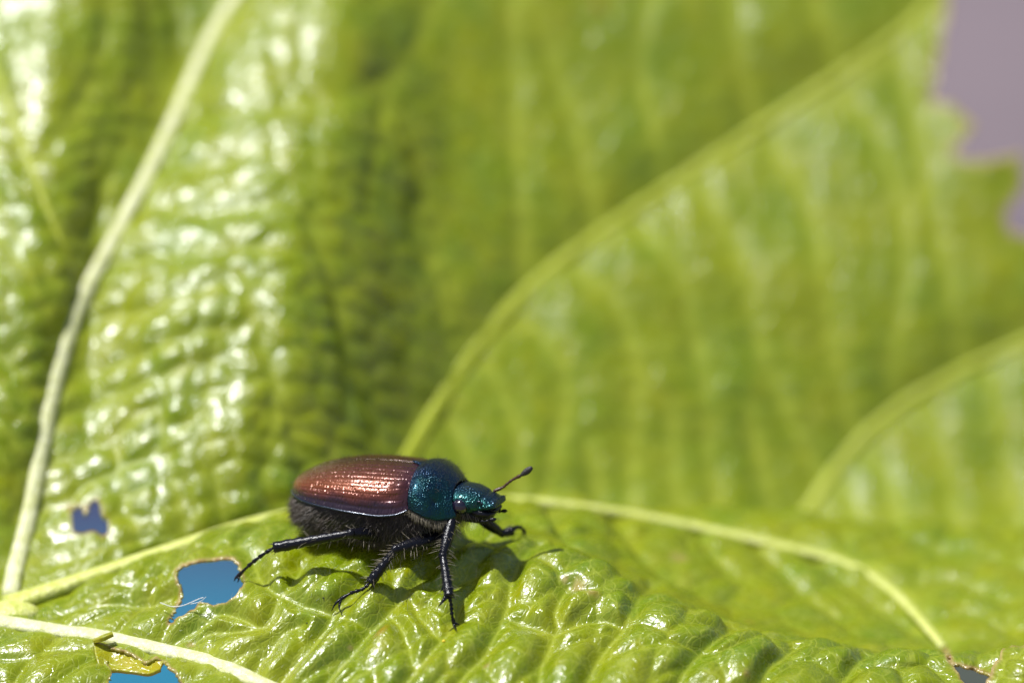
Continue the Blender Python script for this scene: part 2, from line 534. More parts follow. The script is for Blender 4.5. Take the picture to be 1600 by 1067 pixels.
dp_f = field(prim_front, False); dp_w = field(prim_wall, True)
ds_f = field(sec_front, False); ds_w = field(sec_wall, True)
dpA = field([VEIN_A], True)
dpDE = field([VEIN_D, VEIN_E], True)
dp = np.where(TT < 5.7, dp_f, dp_w); ds = np.where(TT < 5.7, ds_f, ds_w)
wallness = np.clip((TT - 5.9) / 0.5, 0, 1)
# tertiary cells: about 2.3 mm in front, 1.7 mm on the rising lobe
wob = 1.1 * (vnoise(UU * 0.25 + 9, WW * 0.25) - 0.5)
rot = 0.55
cu = UU * math.cos(rot) + WW * math.sin(rot) + wob; cv = -UU * math.sin(rot) + WW * math.cos(rot) + wob
eF, hF = cells(cu / 2.9 + 40, cv / 2.3 + 40)
eW, hW = cells(UU / 1.75 + 0.3 * (vnoise(UU * .3, WW * .3) - .5) + 90, WW / 1.45 + 90, 0.7)
eC = eF * 2.5 * (1 - wallness) + eW * 1.7 * wallness
hC = hF * (1 - wallness) + hW * wallness
tame = np.clip((np.minimum(dp, ds)) / 0.6, 0.25, 1)
leftness = np.clip((700 - bpx) / 200, 0, 1) * wallness
disp = 0.5 * (1 - wallness) * (1 - np.exp(-dp / 2.3)) + wallness * (1.25 * (1 - np.exp(-dpA / 2.3)) + 0.75 * (1 - np.exp(-dpDE / 3.0)) - 0.6)
disp += 0.36 * (1 - wallness) * (1 - np.exp(-(ds / 0.42) ** 1.5)) + 0.28 * (1 - wallness) * (1 - np.exp(-(ds / 1.5) ** 2)) + (0.17 + 0.15 * leftness) * wallness * (1 - np.exp(-(ds / 0.9) ** 1.4))
disp += (0.14 + 0.22 * hC) * (1 - wallness) * (1 - np.exp(-(eC / 0.40) ** 1.6)) * tame + (0.24 + 0.2 * hC) * (1 - wallness) * (1 - np.exp(-(eC / 1.5) ** 2)) * tame
disp += wallness * (0.07 + 0.10 * leftness) * (0.8 + 0.5 * hC) * (1 - np.exp(-(eC / 0.65) ** 1.8))
e3, h3 = cells(cu / 0.95 + 10, cv / 0.85 + 60)
disp += 0.010 * (1 - np.exp(-(e3 / 0.3) ** 1.3)) * tame
disp += 0.5 * (vnoise(UU * 0.28, WW * 0.28 + 5) - 0.5) + 0.05 * (vnoise(UU * 1.4, WW * 1.4 + 5) - 0.5)
disp *= 1 - 0.45 * np.clip((TT - 3.1) / 0.4, 0, 1) * np.clip((bpx - 820) / 200, 0, 1) * (1 - wallness)
for _ in range(2):
    q_ = np.pad(disp, 1, 'edge')
    q_ = 0.25 * q_[:-2] + 0.5 * q_[1:-1] + 0.25 * q_[2:]
    disp = 0.25 * q_[:, :-2] + 0.5 * q_[:, 1:-1] + 0.25 * q_[:, 2:]
disp *= 1 - 0.12 * (1 - wallness)
disp -= (0.66 * (1 - wallness) + 0.9 * wallness)
nearJ = np.clip(np.linalg.norm(base - W(8, 950, 4.5), axis=2) / 6.0, 0.1, 1)
disp *= nearJ
final = base + nb * disp[..., None]
veinmask = np.maximum.reduce([0.75 * np.exp(-(dp / 0.75) ** 2), (0.6 + 0.15 * (wallness - leftness)) * np.exp(-(ds / (0.085 + 0.15 * wallness + 0.28 * (wallness - leftness))) ** 2), (0.36 - 0.2 * wallness) * np.exp(-(eC / 0.07) ** 2)])
fpx, fpy, fD = PROJ(final)
uv2 = np.stack([UU, WW], -1)

# holes eaten into the blade, and the outer margin (photo pixels)
HOLE_BIG = [(274, 892), (284, 882), (305, 877), (330, 874), (352, 871), (366, 872), (374, 880), (376, 893), (380, 905), (378, 916), (368, 930), (357, 938), (345, 942), (333, 945), (325, 941), (314, 940), (304, 950), (296, 953), (284, 962), (272, 968), (263, 974), (270, 958), (281, 938), (283, 920), (276, 908)]
HOLE_SMALL = [(106, 790), (116, 793), (124, 788), (129, 792), (131, 803), (134, 802), (136, 790), (142, 782), (151, 778), (156, 790), (160, 805), (168, 812), (169, 832), (160, 839), (153, 832), (144, 829), (130, 833), (114, 831), (113, 815), (112, 803)]
HOLE_TORN = [(150, 1003), (176, 1012), (196, 1016), (214, 1026), (226, 1034), (244, 1026), (262, 1036), (276, 1052), (285, 1075), (310, 1190), (160, 1190), (170, 1067), (175, 1046), (165, 1030), (148, 1016)]
HOLE_NOTCH = [(1472, 1006), (1478, 1012), (1487, 1034), (1507, 1040), (1525, 1044), (1549, 1054), (1568, 1060), (1600, 1075), (1640, 1200), (1500, 1200), (1512, 1090), (1507, 1066), (1494, 1046), (1480, 1026)]
MARGIN = [(1474, -260), (1481, 20), (1464, 105), (1456, 158), (1492, 166), (1524, 196), (1490, 234), (1500, 250), (1545, 250), (1594, 238), (1602, 285), (1572, 330), (1576, 362), (1622, 372), (1660, 350), (1700, 380), (1800, 372), (1900, 380), (1900, -260)]


def poly_dist(x, y, poly):
    """inside flag, distance to the outline, nearest outline point"""
    P = np.array(poly, float); Q = np.roll(P, -1, 0)
    ins = np.zeros(x.shape, bool); best = np.full(x.shape, 1e9); bx = np.zeros(x.shape); by = np.zeros(x.shape)
    for (ax, ay), (cx, cy) in zip(P, Q):
        if ay != cy:
            ins ^= ((ay > y) != (cy > y)) & (x < (cx - ax) * (y - ay) / (cy - ay) + ax)
        dx, dy = cx - ax, cy - ay
        t = np.clip(((x - ax) * dx + (y - ay) * dy) / (dx * dx + dy * dy + 1e-9), 0, 1)
        qx, qy = ax + t * dx, ay + t * dy
        d = np.hypot(x - qx, y - qy)
        m = d < best
        best = np.where(m, d, best); bx = np.where(m, qx, bx); by = np.where(m, qy, by)
    return ins, best, bx, by


def rough_poly(poly, amp, n=3):
    out = []
    P = np.array(poly, float)
    for a, b in zip(P, np.roll(P, -1, 0)):
        for t in np.arange(n) / n:
            q = a + (b - a) * t
            out.append(q + (RNG.random(2) - 0.5) * 2 * amp * (t > 0))
    return [tuple(q) for q in out]


cut = np.zeros((NROW, NCOL), bool)
rim = np.zeros((NROW, NCOL))
# brown blemishes on the near blade
for sx0, sy0, sr in ((903, 914, 0.42), (925, 924, 0.30), (880, 905, 0.2), (1166, 1052, 0.22), (1062, 872, 0.5), (300, 1008, 0.2), (545, 1012, 0.16), (758, 1040, 0.14)):
    d2_ = (fpx - sx0) ** 2 + (fpy - sy0) ** 2 + np.where(TT < 5.0, 0, 1e6)
    i0, j0_ = np.unravel_index(np.argmin(d2_), d2_.shape)
    dd_ = np.linalg.norm(final - final[i0, j0_], axis=2) + 0.25 * (vnoise(UU * 4, WW * 4) - 0.5)
    rim = np.maximum(rim, 0.6 * np.exp(-np.maximum(dd_ / sr, 0) ** 2.5))
for poly, wall, amp, wd in ((HOLE_BIG, False, 2.2, 2.7), (HOLE_SMALL, True, 1.2, 2.5), (HOLE_TORN, False, 1.5, 1.8), (HOLE_NOTCH, False, 1.5, 3), (MARGIN, True, 3.0, 7)):
    zone = (TT > 6.0) if wall else ((TT < 5.2) & (TT > 0.3))
    rp = rough_poly(poly, amp)
    ins, d, bx, by = poly_dist(fpx, fpy, rp)
    ins &= zone
    rim = np.maximum(rim, np.where(zone & (d < 3 * wd), np.exp(-(d / wd) ** 2), 0))
    near = ins & (d < 14)
    moved = W(bx, by, fD)
    final[near] = moved[near]
    # the eaten edge curls up a little
    lip = zone & ~ins & (d < 5)
    cut |= ins
vid = np.arange(NROW * NCOL).reshape(NROW, NCOL)
allin = cut[:-1, :-1] & cut[1:, :-1] & cut[:-1, 1:] & cut[1:, 1:]
quads = np.stack([vid[:-1, :-1], vid[:-1, 1:], vid[1:, 1:], vid[1:, :-1]], -1)[~allin].reshape(-1, 4)
used = np.zeros(NROW * NCOL, bool); used[quads.ravel()] = True
remap = np.cumsum(used) - 1
quads = remap[quads]


def fast_mesh(name, V, Q, attrs, uv):
    me = bpy.data.meshes.new(name)
    nv, nq = len(V), len(Q)
    me.vertices.add(nv); me.loops.add(nq * 4); me.polygons.add(nq)
    me.vertices.foreach_set('co', V.astype(np.float32).ravel())
    me.loops.foreach_set('vertex_index', Q.astype(np.int32).ravel())
    me.polygons.foreach_set('loop_start', np.arange(0, nq * 4, 4, dtype=np.int32))
    me.polygons.foreach_set('loop_total', np.full(nq, 4, np.int32))
    me.polygons.foreach_set('use_smooth', np.ones(nq, bool))
    for k_, a in attrs.items():
        at = me.attributes.new(k_, 'FLOAT', 'POINT')
        at.data.foreach_set('value', a.astype(np.float32).ravel())
    lay = me.uv_layers.new(name='UVMap')
    lay.data.foreach_set('uv', uv[Q.ravel()].astype(np.float32).ravel())
    me.update(calc_edges=True)
    me.validate()
    return me


leaf = thing('leaf', 'large yellow-green wrinkled leaf with eaten holes, under and behind the beetle', 'leaf', W(8, 950, 4.5))
LO = origin_of(leaf)
me = fast_mesh('blade', final.reshape(-1, 3)[used] - LO, quads,
               {'vein': veinmask.reshape(-1)[used], 'rim': rim.reshape(-1)[used]}, uv2.reshape(-1, 2)[used])
blade = link('blade', me, M_leaf, leaf)
sol = blade.modifiers.new('thickness', 'SOLIDIFY'); sol.thickness = 0.15; sol.offset = -1


def on_leaf(px, py, wall=False):
    """point of the finished blade that shows at this photo pixel, and its depth"""
    r0, r1 = (Tr.searchsorted(6.15), NROW) if wall else (0, Tr.searchsorted(5.02))
    d2 = (fpx[r0:r1] - px) ** 2 + (fpy[r0:r1] - py) ** 2
    ok = d2 < 30
    if not ok.any():
        i = np.unravel_index(np.argmin(d2), d2.shape)
    else:
        dd = np.where(ok, fD[r0:r1], 1e9)
        i = np.unravel_index(np.argmin(dd), dd.shape)
    return final[i[0] + r0, i[1]], fD[i[0] + r0, i[1]]


def smooth_path(P, it=3):
    P = P.copy()
    for _ in range(it):
        P[1:-1] = 0.25 * P[:-2] + 0.5 * P[1:-1] + 0.25 * P[2:]
    return P


def vein_part(poly, wall, r0, r1, mat, n=70, lift=0.12, flat=0.55):
    ij = lookup(poly, wall, n)
    P = final[ij[:, 0], ij[:, 1]]; Nn = nb[ij[:, 0], ij[:, 1]]
    Nn = smooth_path(Nn, 60)
    if wall:
        tt = np.linspace(-1, 1, n)
        Nn /= np.linalg.norm(Nn, axis=1)[:, None]
        Pf = np.stack([np.polyval(np.polyfit(tt, P[:, k_], 7), tt) for k_ in range(3)], 1)
        off_ = smooth_path(((P - Pf) * Nn).sum(1)[:, None], 14)
        P = Pf + Nn * off_
    else:
        P = smooth_path(P, 30)
    keep = [0]
    for i in range(1, len(P)):
        if np.linalg.norm(P[i] - P[keep[-1]]) > 0.18:
            keep.append(i)
    P, Nn = P[keep], Nn[keep]
    t = np.linspace(0, 1, len(P))
    rad = r0 + (r1 - r0) * t ** 0.8
    rad = rad * (1 + 0.10 * (vnoise(t * 17 + r0 * 50, t * 3) - 0.5))
    P = P + Nn * (lift * rad)[:, None]
    T = np.gradient(P, axis=0); T /= np.linalg.norm(T, axis=1)[:, None]
    V = []; sides = 12
    for i in range(len(P)):
        a = Nn[i] - T[i] * (Nn[i] @ T[i]); a /= np.linalg.norm(a)
        b = np.cross(T[i], a)
        for j in range(sides):
            th = 2 * math.pi * j / sides
            V.append(P[i] + rad[i] * (flat * math.cos(th) * a + math.sin(th) * b))
    F = grid_faces(len(P), sides, True)
    F.append(tuple(range(sides))[::-1]); F.append(tuple((len(P) - 1) * sides + j for j in range(sides)))
    bag = Bag(); bag.add((V, F))
    return bag.build('vein', mat, leaf)


vein_part(VEIN_A, True, 0.42, 0.34, M_vein_pale, flat=0.5, lift=0.5)
vein_part(VEIN_B, False, 0.80, 0.24, M_vein_yellow, n=90, lift=0.25)
vein_part(VEIN_C, False, 0.46, 0.38, M_vein_pale)
vein_part(VEIN_D, True, 0.46, 0.26, M_vein_green, flat=0.34, lift=0.2)
vein_part(VEIN_E, True, 0.40, 0.22, M_vein_green, flat=0.34, lift=0.2)
j0 = on_leaf(14, 950)[0]
jb = Bag().add(ball(j0 - 0.1 * UP, (1.5, 1.0, 0.62), 20, 28))
jb.build('vein_junction', M_vein_yellow, leaf)
vein_part(VEIN_F, True, 0.22, 0.18, M_vein_green)


def patch(name, quad_rows, nu, nv, bumpy, mat, yellow=0.0, rim_sides=''):
    """a small curled piece of blade through rows of (px, py, D)"""
    R_ = np.array([catmull(np.array(r, float), nu) for r in quad_rows])
    A = np.array([catmull(R_[:, j], nv) for j in range(nu)]).transpose(1, 0, 2)
    B = W(A[..., 0], A[..., 1], A[..., 2])
    n_ = grid_normals(B)
    if (n_ @ -FWD).mean() < 0:
        n_ = -n_
    seg_ = np.linalg.norm(np.diff(B, axis=0), axis=2)
    w_ = np.concatenate([np.zeros((1, nu)), np.cumsum(seg_, 0)])
    e_, h_ = cells(B[..., 0] / 1.5 + 77, w_ / 1.3 + 33)
    d_ = bumpy * (1 - np.exp(-(e_ / 0.4) ** 1.3))
    B = B + n_ * d_[..., None]
    rm = np.zeros((nv, nu))
    ii = np.arange(nv)[:, None] / (nv - 1); jj = np.arange(nu)[None] / (nu - 1)
    if 't' in rim_sides: rm = np.maximum(rm, np.exp(-((1 - ii) / 0.05) ** 2) + 0 * jj)
    if 'b' in rim_sides: rm = np.maximum(rm, np.exp(-(ii / 0.08) ** 2) + 0 * jj)
    if 'r' in rim_sides: rm = np.maximum(rm, np.exp(-((1 - jj) / 0.06) ** 2) + 0 * ii)
    if 'l' in rim_sides: rm = np.maximum(rm, np.exp(-(jj / 0.06) ** 2) + 0 * ii)
    v_ = np.arange(nv * nu).reshape(nv, nu)
    q_ = np.stack([v_[:-1, :-1], v_[:-1, 1:], v_[1:, 1:], v_[1:, :-1]], -1).reshape(-1, 4)
    me_ = fast_mesh(name, B.reshape(-1, 3) - LO, q_, {'vein': 0.5 * np.exp(-(e_ / 0.1) ** 2), 'rim': rm}, np.stack([B[..., 0], w_], -1).reshape(-1, 2))
    o_ = link(name, me_, mat, leaf)
    s_ = o_.modifiers.new('thickness', 'SOLIDIFY'); s_.thickness = 0.2; s_.offset = -1
    return o_


# lobe tip that stands up at the lower right corner
o = patch('lobe_tip', [[(1520, 1130, -3), (1580, 1140, -3.6), (1660, 1140, -3)], [(1538, 1078, -2.4), (1590, 1075, -3.2), (1660, 1070, -2.6)],
                       [(1553, 1045, -1.6), (1595, 1038, -2.3), (1660, 1030, -1.8)], [(1567, 1022, -0.6), (1600, 1012, -1.0), (1660, 1004, -0.4)],
                       [(1576, 1015, 0.3), (1606, 1007, 0.2), (1660, 1000, 0.8)]], 70, 60, 0.25, M_leaf, rim_sides='tl')
o['label'] = 'curled lobe tip with pale orange rim at lower right'
# yellow underside of the torn flap below the midrib
o = patch('torn_flap', [[(160, 1052, -1.1), (180, 1046, -0.9), (206, 1049, -1.2), (232, 1052, -1.4), (250, 1044, -1.2)], [(152, 1030, -0.7), (176, 1030, -0.3), (205, 1037, -0.8), (232, 1044, -1.1), (252, 1040, -1.0)],
                        [(146, 1004, 0.1), (178, 1012, 0.1), (204, 1020, -0.2), (228, 1032, -0.6), (256, 1030, -0.8)]], 60, 30, 0.03, M_flap)
o['label'] = 'yellow torn flap with a brown ragged edge'
o = patch('curled_tooth', [[(146, 1004, -0.1), (160, 1002, -0.25), (178, 994, -0.2)], [(144, 999, 0.0), (160, 994, -0.3), (176, 988, -0.2)], [(144, 998, 0.6), (160, 991, 0.4), (174, 986, 0.3)]], 20, 12, 0.0, M_flap)

# ------------------------------------------------------------------ the beetle
YAW = math.radians(-21)
BO = W(579, 768, 2.75)
cy_, sy_ = math.cos(YAW), math.sin(YAW)
PITCH = math.radians(1.0)
RB = np.array([[cy_, -sy_, 0], [sy_, cy_, 0], [0, 0, 1.0]]) @ np.array([[math.cos(PITCH), 0, -math.sin(PITCH)], [0, 1, 0], [math.sin(PITCH), 0, math.cos(PITCH)]])


def Bw(p):
    return np.asarray(p, float) @ RB.T + BO


foot0, _ = on_leaf(640, 880)
beetle = thing('beetle', 'small beetle with copper-brown wing cases and blue-green head and thorax standing on the leaf', 'beetle', (BO[0], BO[1], foot0[2]))

# --- materials


def obj_coord(nt):
    return nt.nodes.new('ShaderNodeTexCoord').outputs['Object']


def elytra_material():
    m, nt, N, L, P = new_mat('copper_brown_chitin')
    u = N.new('ShaderNodeUVMap'); u.uv_map = 'UVMap'; uv = u.outputs[0]
    oc = obj_coord(nt)
    a = noise(nt, oc, 0.9, 4)
    sp_ = N.new('ShaderNodeSeparateXYZ'); L.new(uv, sp_.inputs[0])
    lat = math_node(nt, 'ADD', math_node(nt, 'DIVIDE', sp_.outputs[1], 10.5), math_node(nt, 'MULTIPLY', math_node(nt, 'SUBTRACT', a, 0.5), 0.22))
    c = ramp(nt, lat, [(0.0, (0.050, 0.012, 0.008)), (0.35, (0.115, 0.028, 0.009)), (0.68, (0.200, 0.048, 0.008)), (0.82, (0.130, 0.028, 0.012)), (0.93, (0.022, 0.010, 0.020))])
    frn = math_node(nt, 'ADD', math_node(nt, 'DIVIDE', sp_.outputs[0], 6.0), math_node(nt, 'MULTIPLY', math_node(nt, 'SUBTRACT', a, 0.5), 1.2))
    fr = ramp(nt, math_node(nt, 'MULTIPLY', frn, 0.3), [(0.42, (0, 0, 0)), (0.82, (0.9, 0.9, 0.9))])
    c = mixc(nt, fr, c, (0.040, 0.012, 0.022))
    L.new(c, P.inputs['Base Color'])
    P.inputs['Metallic'].default_value = 0.4
    P.inputs['Specular IOR Level'].default_value = 0.6
    P.inputs['Specular Tint'].default_value = (1.0, 0.82, 0.88, 1)
    P.inputs['Coat Weight'].default_value = 0.6
    P.inputs['Coat Roughness'].default_value = 0.2
    rr = ramp(nt, noise(nt, oc, 5, 3), [(0.3, (0.22,) * 3), (0.7, (0.36,) * 3)])
    L.new(rr, P.inputs['Roughness'])
    v = N.new('ShaderNodeTexVoronoi'); v.inputs['Scale'].default_value = 1.0; v.inputs['Randomness'].default_value = 0.45
    L.new(uv, v.inputs['Vector'])
    pit = ramp(nt, v.outputs['Distance'], [(0.10, (0, 0, 0)), (0.42, (1, 1, 1))])
    h = math_node(nt, 'ADD', pit, math_node(nt, 'MULTIPLY', noise(nt, oc, 11, 4), 0.5))
    n1 = bump(nt, h, 0.62, 0.045)
    L.new(n1, P.inputs['Normal']); L.new(n1, P.inputs['Coat Normal'])
    return m


def metal_material(name, face_c, graze_c, top_c, scale, pit_d, rough):
    m, nt, N, L, P = new_mat(name)
    oc = obj_coord(nt)
    lw = N.new('ShaderNodeLayerWeight'); lw.inputs[0].default_value = 0.45
    sx = N.new('ShaderNodeSeparateXYZ'); 
    g = N.new('ShaderNodeNewGeometry'); L.new(g.outputs['Normal'], sx.inputs[0])
    c = mixc(nt, ramp(nt, lw.outputs['Facing'], [(0.12, (0, 0, 0)), (0.62, (1, 1, 1))]), face_c, graze_c)
    c = mixc(nt, ramp(nt, noise(nt, oc, 1.6, 3), [(0.4, (0, 0, 0)), (0.65, (0.5, 0.5, 0.5))]), c, top_c)
    L.new(c, P.inputs['Base Color'])
    P.inputs['Metallic'].default_value = 0.85
    P.inputs['Roughness'].default_value = rough
    P.inputs['Coat Weight'].default_value = 0.3
    P.inputs['Coat Roughness'].default_value = 0.2
    v = N.new('ShaderNodeTexVoronoi'); v.inputs['Scale'].default_value = scale
    L.new(oc, v.inputs['Vector'])
    pit = ramp(nt, v.outputs['Distance'], [(0.18, (0, 0, 0)), (0.5, (1, 1, 1))])
    h = math_node(nt, 'ADD', pit, math_node(nt, 'MULTIPLY', noise(nt, oc, 3.5, 3), 1.2))
    n1 = bump(nt, h, 0.55, pit_d)
    L.new(n1, P.inputs['Normal']); L.new(n1, P.inputs['Coat Normal'])
    return m


def plain_material(name, c1, c2, rough, bscale, bdist, metallic=0.0, spec=0.5, coat=0.0):
    m, nt, N, L, P = new_mat(name)
    oc = obj_coord(nt)
    L.new(mixc(nt, noise(nt, oc, 2.5, 3), c1, c2), P.inputs['Base Color'])
    P.inputs['Roughness'].default_value = rough
    P.inputs['Metallic'].default_value = metallic
    P.inputs['Specular IOR Level'].default_value = spec
    P.inputs['Coat Weight'].default_value = coat
    P.inputs['Coat Roughness'].default_value = 0.1
    if bdist:
        L.new(bump(nt, noise(nt, oc, bscale, 4, 0.6), 0.7, bdist), P.inputs['Normal'])
    return m


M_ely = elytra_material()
M_pro = metal_material('blue_green_chitin', (0.006, 0.060, 0.052), (0.005, 0.013, 0.070), (0.005, 0.022, 0.085), 11.0, 0.045, 0.30)
M_head = metal_material('green_head_chitin', (0.012, 0.085, 0.075), (0.006, 0.022, 0.075), (0.008, 0.045, 0.07), 8.5, 0.07, 0.33)
M_black = plain_material('black_chitin', (0.003, 0.003, 0.005), (0.007, 0.007, 0.011), 0.22, 9.0, 0.04, 0.0, 0.35, 0.0)
M_belly = plain_material('dark_belly_chitin', (0.007, 0.006, 0.006), (0.014, 0.012, 0.013), 0.42, 8.0, 0.05)
M_rim = plain_material('dark_blue_rim', (0.010, 0.018, 0.035), (0.020, 0.03, 0.05), 0.25, 9.0, 0.02, 0.5, 0.6, 0.3)
M_eye = plain_material('violet_black_eye', (0.004, 0.002, 0.008), (0.008, 0.004, 0.014), 0.12, 30.0, 0.004, 0.0, 0.8, 0.5)
M_ant = plain_material('reddish_brown_chitin', (0.035, 0.014, 0.007), (0.07, 0.026, 0.010), 0.35, 12.0, 0.02)
M_club = plain_material('black_club', (0.010, 0.008, 0.008), (0.022, 0.016, 0.014), 0.5, 20.0, 0.03)
M_hair = plain_material('grey_brown_hair', (0.045, 0.034, 0.026), (0.13, 0.105, 0.082), 0.38, 1, 0, 0.0, 0.6)
M_hair_dark = plain_material('dark_hair', (0.012, 0.010, 0.010), (0.03, 0.024, 0.02), 0.4, 1, 0)
M_hair_pale = plain_material('pale_bristle', (0.16, 0.135, 0.10), (0.32, 0.28, 0.20), 0.4, 1, 0)


def loft(xs, hw, zt, zb, n, m, et=0.85, eb=0.85, yc=0.0):
    """closed body through superellipse sections; returns local points [n, m, 3]"""
    X = np.linspace(xs[0], xs[-1], n)
    X = xs[0] + (xs[-1] - xs[0]) * (0.5 - 0.5 * np.cos(math.pi * np.linspace(0, 1, n)))
    h = pchip(xs, hw, X); a = pchip(xs, zt, X); b = pchip(xs, zb, X)
    P = np.zeros((n, m, 3))
    for j in range(m):
        th = 2 * math.pi * j / m
        c, s = math.cos(th), math.sin(th)
        zc = 0.5 * (a + b)
        e = et if s > 0 else eb
        P[:, j, 0] = X
        P[:, j, 1] = yc + h * np.sign(c) * abs(c) ** e
        P[:, j, 2] = zc + 0.5 * (a - b) * np.sign(s) * abs(s) ** e
    return P


def grid_obj(name, P, mat, parent, close=False, caps=False, local=True, uv=None, solid=0.0):
    n, m = P.shape[:2]
    V = Bw(P.reshape(-1, 3)) if local else P.reshape(-1, 3)
    F = grid_faces(n, m, close)
    if caps:
        F.append(tuple(range(m))[::-1]); F.append(tuple((n - 1) * m + j for j in range(m)))
    me = make_mesh(name, V - origin_of(parent), F)
    if uv is not None:
        lay = me.uv_layers.new(name='UVMap')
        idx = np.zeros(len(me.loops), np.int32); me.loops.foreach_get('vertex_index', idx)
        lay.data.foreach_set('uv', uv.reshape(-1, 2)[idx].astype(np.float32).ravel())
    o = link(name, me, mat, parent)
    if solid:
        s = o.modifiers.new('thickness', 'SOLIDIFY'); s.thickness = solid; s.offset = -1
    return o


# --- trunk: abdomen and chest in one closed mesh
bx_ = [-3.42, -3.38, -3.26, -2.9, -2.0, -0.8, 0.8, 2.2, 3.2, 4.0, 4.65, 5.05]
PB = loft(bx_, [0.25, 1.05, 1.45, 1.95, 2.35, 2.5, 2.42, 2.2, 1.95, 1.6, 1.1, 0.7],
          [0.0, 0.35, 0.5, 0.75, 0.9, 0.95, 0.95, 0.9, 0.85, 0.7, 0.5, 0.3],
          [-0.3, -1.0, -1.3, -1.62, -1.88, -1.98, -1.98, -1.9, -1.7, -1.45, -1.05, -0.6], 90, 96)
# folds of the abdomen plates
for i in range(PB.shape[0]):
    x = PB[i, 0, 0]
    if x < 0.4:
        f = 0.045 * (abs(math.sin(x * 4.2)) ** 0.5 - 0.6)
        PB[i, :, 1] *= 1 + f * 0.6
        PB[i, :, 2] = np.where(PB[i, :, 2] < 0, PB[i, :, 2] * (1 + f), PB[i, :, 2])
trunk = grid_obj('trunk', PB, M_belly, beetle, True, True)

# --- wing cases
EX = [-3.72, -3.68, -3.53, -3.13, -2.45, -1.3, 0.07, 1.44, 2.35, 2.95]
EWD = [0.30, 0.70, 1.10, 1.64, 2.12, 2.54, 2.72, 2.68, 2.54, 2.24]
EHT = [0.26, 0.40, 0.60, 0.86, 1.14, 1.44, 1.62, 1.67, 1.64, 1.55]
EMZ = [0.02, 0.0, -0.02, -0.04, -0.08, -0.12, -0.20, -0.28, -0.18, 0.06]


def elytron(side):
    n, m = 150, 110
    s = np.linspace(0, 1, n)
    X = -3.72 + 6.67 * np.where(s < 0.12, 0.06 * (s / 0.12) ** 2, 0.06 + 0.94 * (s - 0.12) / 0.88)
    w = pchip(EX, EWD, X)[:, None]; h = pchip(EX, EHT, X)[:, None]; z0 = pchip(EX, EMZ, X)[:, None]
    v = np.linspace(0, 1, m)[None]
    th = v * math.pi * 0.5
    y = 0.015 + (w - 0.015) * np.sin(th) ** 0.93
    z = z0 + (h - z0) * np.cos(th) ** 0.70
    P = np.stack([np.repeat(X[:, None], m, 1), y, z], -1)
    # shoulder knob
    P[..., 2] += 0.16 * np.exp(-((P[..., 0] - 2.38) / 0.34) ** 2 - ((v - 0.60) / 0.10) ** 2)
    P[..., 1] += 0.10 * np.exp(-((P[..., 0] - 2.38) / 0.34) ** 2 - ((v - 0.66) / 0.12) ** 2)
    # slight hollow in front of and under the knob
    P[..., 1] -= 0.10 * np.exp(-((P[..., 0] - 1.95) / 0.42) ** 2 - ((v - 0.82) / 0.07) ** 2)
    # striae: ten grooves that run the length of the wing case
    g = np.abs(np.sin(math.pi * (v * 10.5)))
    fade = np.clip((X[:, None] + 3.5) / 1.0, 0, 1) * np.clip((2.95 - X[:, None]) / 0.6, 0, 1)
    dn = -0.020 * (0.6 + 0.8 * vnoise(P[..., 0] * 1.3 + 70, v * 10.5 + 0 * P[..., 0])) * np.exp(-(g / 0.45) ** 2) * fade * np.clip(v / 0.05, 0, 1)
    dn = dn + 0.02 * (vnoise(P[..., 0] * 2.2 + 30, v * 9 + 0 * P[..., 0]) - 0.5)
    P[..., 1] += dn * np.sin(th) * 1.0
    P[..., 2] += dn * np.cos(th)
    # flared lower margin
    P[..., 1] += 0.10 * np.clip((v - 0.93) / 0.07, 0, 1) ** 2
    P[..., 1] *= side
    uv = np.stack([P[..., 0] * 6.0, np.repeat(v * 10.5, n, 0) * 1.0], -1)
    if side > 0:
        P = P[:, ::-1]; uv = uv[:, ::-1]
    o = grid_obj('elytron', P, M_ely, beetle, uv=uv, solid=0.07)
    mid = P[:, -1] if side < 0 else P[:, 0]
    edge = Bw(mid[6:-2])
    b = Bag().add(tube(edge, 0.055, 8))
    b.build('margin', M_rim, o)
    return P


PE_near = elytron(-1)
PE_far = elytron(1)

# --- scutellum
sc_ = np.zeros((10, 15, 3))
for i in range(10):
    t = i / 9
    for j in range(15):
        q = -1 + 2 * j / 14
        x = 2.2 + 0.8 * t
        sc_[i, j] = (x, q * 0.48 * t ** 0.8, pchip(EX, EHT, np.array([x]))[0] + 0.05 - 0.03 * q * q)
grid_obj('scutellum', sc_, M_pro, beetle, solid=0.05)

# --- pronotum
n, m = 90, 150
PP = np.zeros((n, m, 3)); v = np.linspace(-1, 1, m)
for i in range(n):
    s = i / (n - 1)
    for j, q in enumerate(v):
        a = abs(q)
        xr = 2.84 - 0.16 * math.cos(q * math.pi) * (1 - a) + 0.10 * a ** 6
        xf = 4.72 - 0.22 * (1 - a ** 2) + 0.16 * a ** 8
        x = xr + (xf - xr) * s
        PP[i, j, 0] = x
sx_ = np.linspace(0, 1, n)
pw = pchip([0, 0.15, 0.35, 0.6, 0.85, 1], [2.36, 2.46, 2.44, 2.15, 1.66, 1.36], sx_)
ph_ = pchip([0, 0.2, 0.5, 0.8, 1], [1.60, 1.66, 1.52, 1.20, 0.92], sx_)
pz = pchip([0, 0.15, 0.45, 0.7, 0.9, 1], [0.08, 0.0, -0.28, -0.46, -0.48, -0.40], sx_)
th = np.abs(v) * math.pi * 0.5
PP[..., 1] = np.sign(v)[None] * pw[:, None] * (np.sin(th) ** 0.95)[None]
PP[..., 2] = pz[:, None] + (ph_ - pz)[:, None] * (np.cos(th) ** 0.74)[None]
